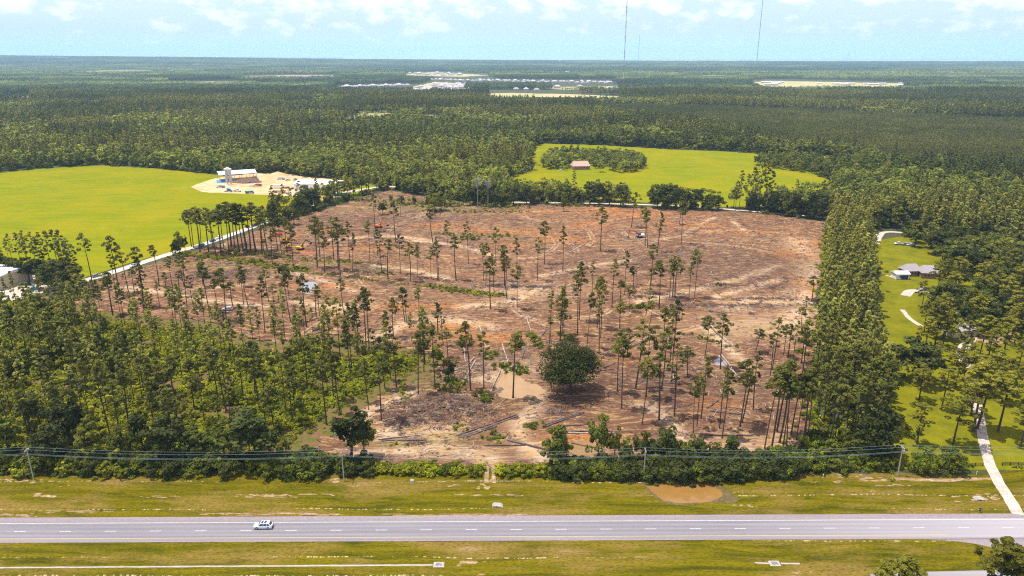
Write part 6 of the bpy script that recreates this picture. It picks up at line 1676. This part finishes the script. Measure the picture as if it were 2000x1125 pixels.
# ==================================================================== SMALL THINGS ON THE VERGE
def marker(px, py, m, label, h_=1.1, name='marker_post'):
    x, y = P(px, py); mb = MB(); mb.tube((0, 0, -.1), (0, 0, h_), .09, .09, 6); mb.tube((0, 0, h_), (0, 0, h_ + .12), .13, .1, 6); o = mb.build(name, m); o.location = (x, y, .06); tag(o, label, 'post')
marker(1607, 934, M['white'], 'short white marker post on the verge right of the pond', 1.2)
marker(1907, 927, M['white'], 'short white marker post near the gravel driveway', 1.0)
mb = MB(); mb.box((0, 0, .35), (1.1, .8, .7), 0, .2, .85); mb.box((0, 0, .72), (1.0, .7, .06)); o = mb.build('utility_box', M['silver']); o.location = (*P(805, 942), .06); tag(o, 'pale utility box on the verge left of the hedge gap', 'utility box')
for px, py, lb in ((971, 988, 'pale concrete drain end in the verge near the centre'), (1912, 975, 'pale concrete drain end in the verge near the driveway')):
    x, y = P(px, py); r = empty('culvert_end', (x, y, .05), 0, lb, 'culvert')
    mb = MB(); mb.prism([(-1.4, 0), (-1.0, .5), (1.0, .35), (1.6, 0)], -.9, .9); mb.build('headwall', M['concrete'], r)
    mb = MB(); mb.tube((-.1, -.92, .2), (-.1, -.6, .22), .22, .22, 8); mb.build('pipe_mouth', M['black'], r)
# person standing by the road
x, y = P(1913, 1001)
r = empty('person', (x, y, .06), -.5, 'person in dark clothes standing on the verge beside the highway', 'person')
def skinned(name, joints, edges, m, parent, sub=1):
    me = bpy.data.meshes.new(name); me.from_pydata([j[:3] for j in joints], edges, []); me.materials.append(m)
    o = link_obj(name, me, parent); s_ = o.modifiers.new('skin', 'SKIN'); s_.use_smooth_shade = True
    for v_, j in zip(me.skin_vertices[0].data, joints): v_.radius = (j[3], j[3] * (j[4] if len(j) > 4 else 1))
    me.skin_vertices[0].data[0].use_root = True
    sb = o.modifiers.new('sub', 'SUBSURF'); sb.levels = sub; sb.render_levels = sub; return o
J = [(0, 0, .95, .15, .75), (0, 0, 1.2, .16, .7), (0, 0, 1.42, .17, .65), (0, 0, 1.52, .06), (0, -.01, 1.62, .09, 1.1), (0, 0, 1.72, .08, 1.1),
     (.18, 0, 1.42, .065), (.27, .05, 1.15, .05), (.26, -.12, .95, .038), (.26, -.2, .88, .035), (-.18, 0, 1.42, .065), (-.27, .02, 1.14, .05), (-.24, -.1, .92, .038), (-.23, -.16, .85, .035),
     (.1, 0, .88, .10), (.12, -.1, .48, .07), (.12, .02, .1, .05), (.12, -.14, .04, .045), (-.1, 0, .88, .10), (-.13, .12, .5, .07), (-.14, .26, .12, .05), (-.14, .14, .05, .045)]
E = [(0, 1), (1, 2), (2, 3), (3, 4), (4, 5), (2, 6), (6, 7), (7, 8), (8, 9), (2, 10), (10, 11), (11, 12), (12, 13), (0, 14), (14, 15), (15, 16), (16, 17), (0, 18), (18, 19), (19, 20), (20, 21)]
skinned('body', J, E, M['skin'], r)
skinned('jacket', [(0, 0, .98, .17, .78), (0, 0, 1.2, .175, .75), (0, 0, 1.43, .185, .7), (.19, 0, 1.42, .08), (.275, .05, 1.15, .062), (.262, -.1, .97, .048), (-.19, 0, 1.42, .08), (-.275, .02, 1.14, .062), (-.245, -.08, .95, .048)], [(0, 1), (1, 2), (2, 3), (3, 4), (4, 5), (2, 6), (6, 7), (7, 8)], M['darkcloth'], r)
skinned('trousers', [(0, 0, .98, .165, .78), (.1, 0, .86, .115), (.12, -.1, .48, .085), (.12, .02, .12, .065), (-.1, 0, .86, .115), (-.13, .12, .5, .085), (-.14, .26, .14, .065)], [(0, 1), (1, 2), (2, 3), (0, 4), (4, 5), (5, 6)], M['darkcloth'], r)
skinned('hair', [(0, .03, 1.66, .09, 1.1), (0, .015, 1.75, .082, 1.1)], [(0, 1)], M['hair'], r)
mb = MB(); mb.box((.34, -.2, .78), (.14, .3, .36), 0, .2, .8); o = mb.build('carry_bag', M['bluecloth'], bevel=.03); o.location = (x, y, .06); o.rotation_euler.z = -.5; tag(o, 'blue bag held by the person beside the highway', 'bag')

# ==================================================================== AIR
mb = MB(); mb.box((0, 0, 0), (2, 2, 2)); hz = mb.build('haze', M['white']); hz['kind'] = 'stuff'
hz.scale = (43000, 21000, 360); hz.location = (0, 20500, 355)
m = bpy.data.materials.new('haze_air'); m.use_nodes = True; N, L = new_nodes(m.node_tree)
o_ = N.new('ShaderNodeOutputMaterial'); pv = N.new('ShaderNodeVolumePrincipled')
pv.inputs['Color'].default_value = (.46, .71, .93, 1); pv.inputs['Density'].default_value = 5.6e-5; pv.inputs['Anisotropy'].default_value = 0
L.new(pv.outputs[0], o_.inputs['Volume']); hz.data.materials.clear(); hz.data.materials.append(m)
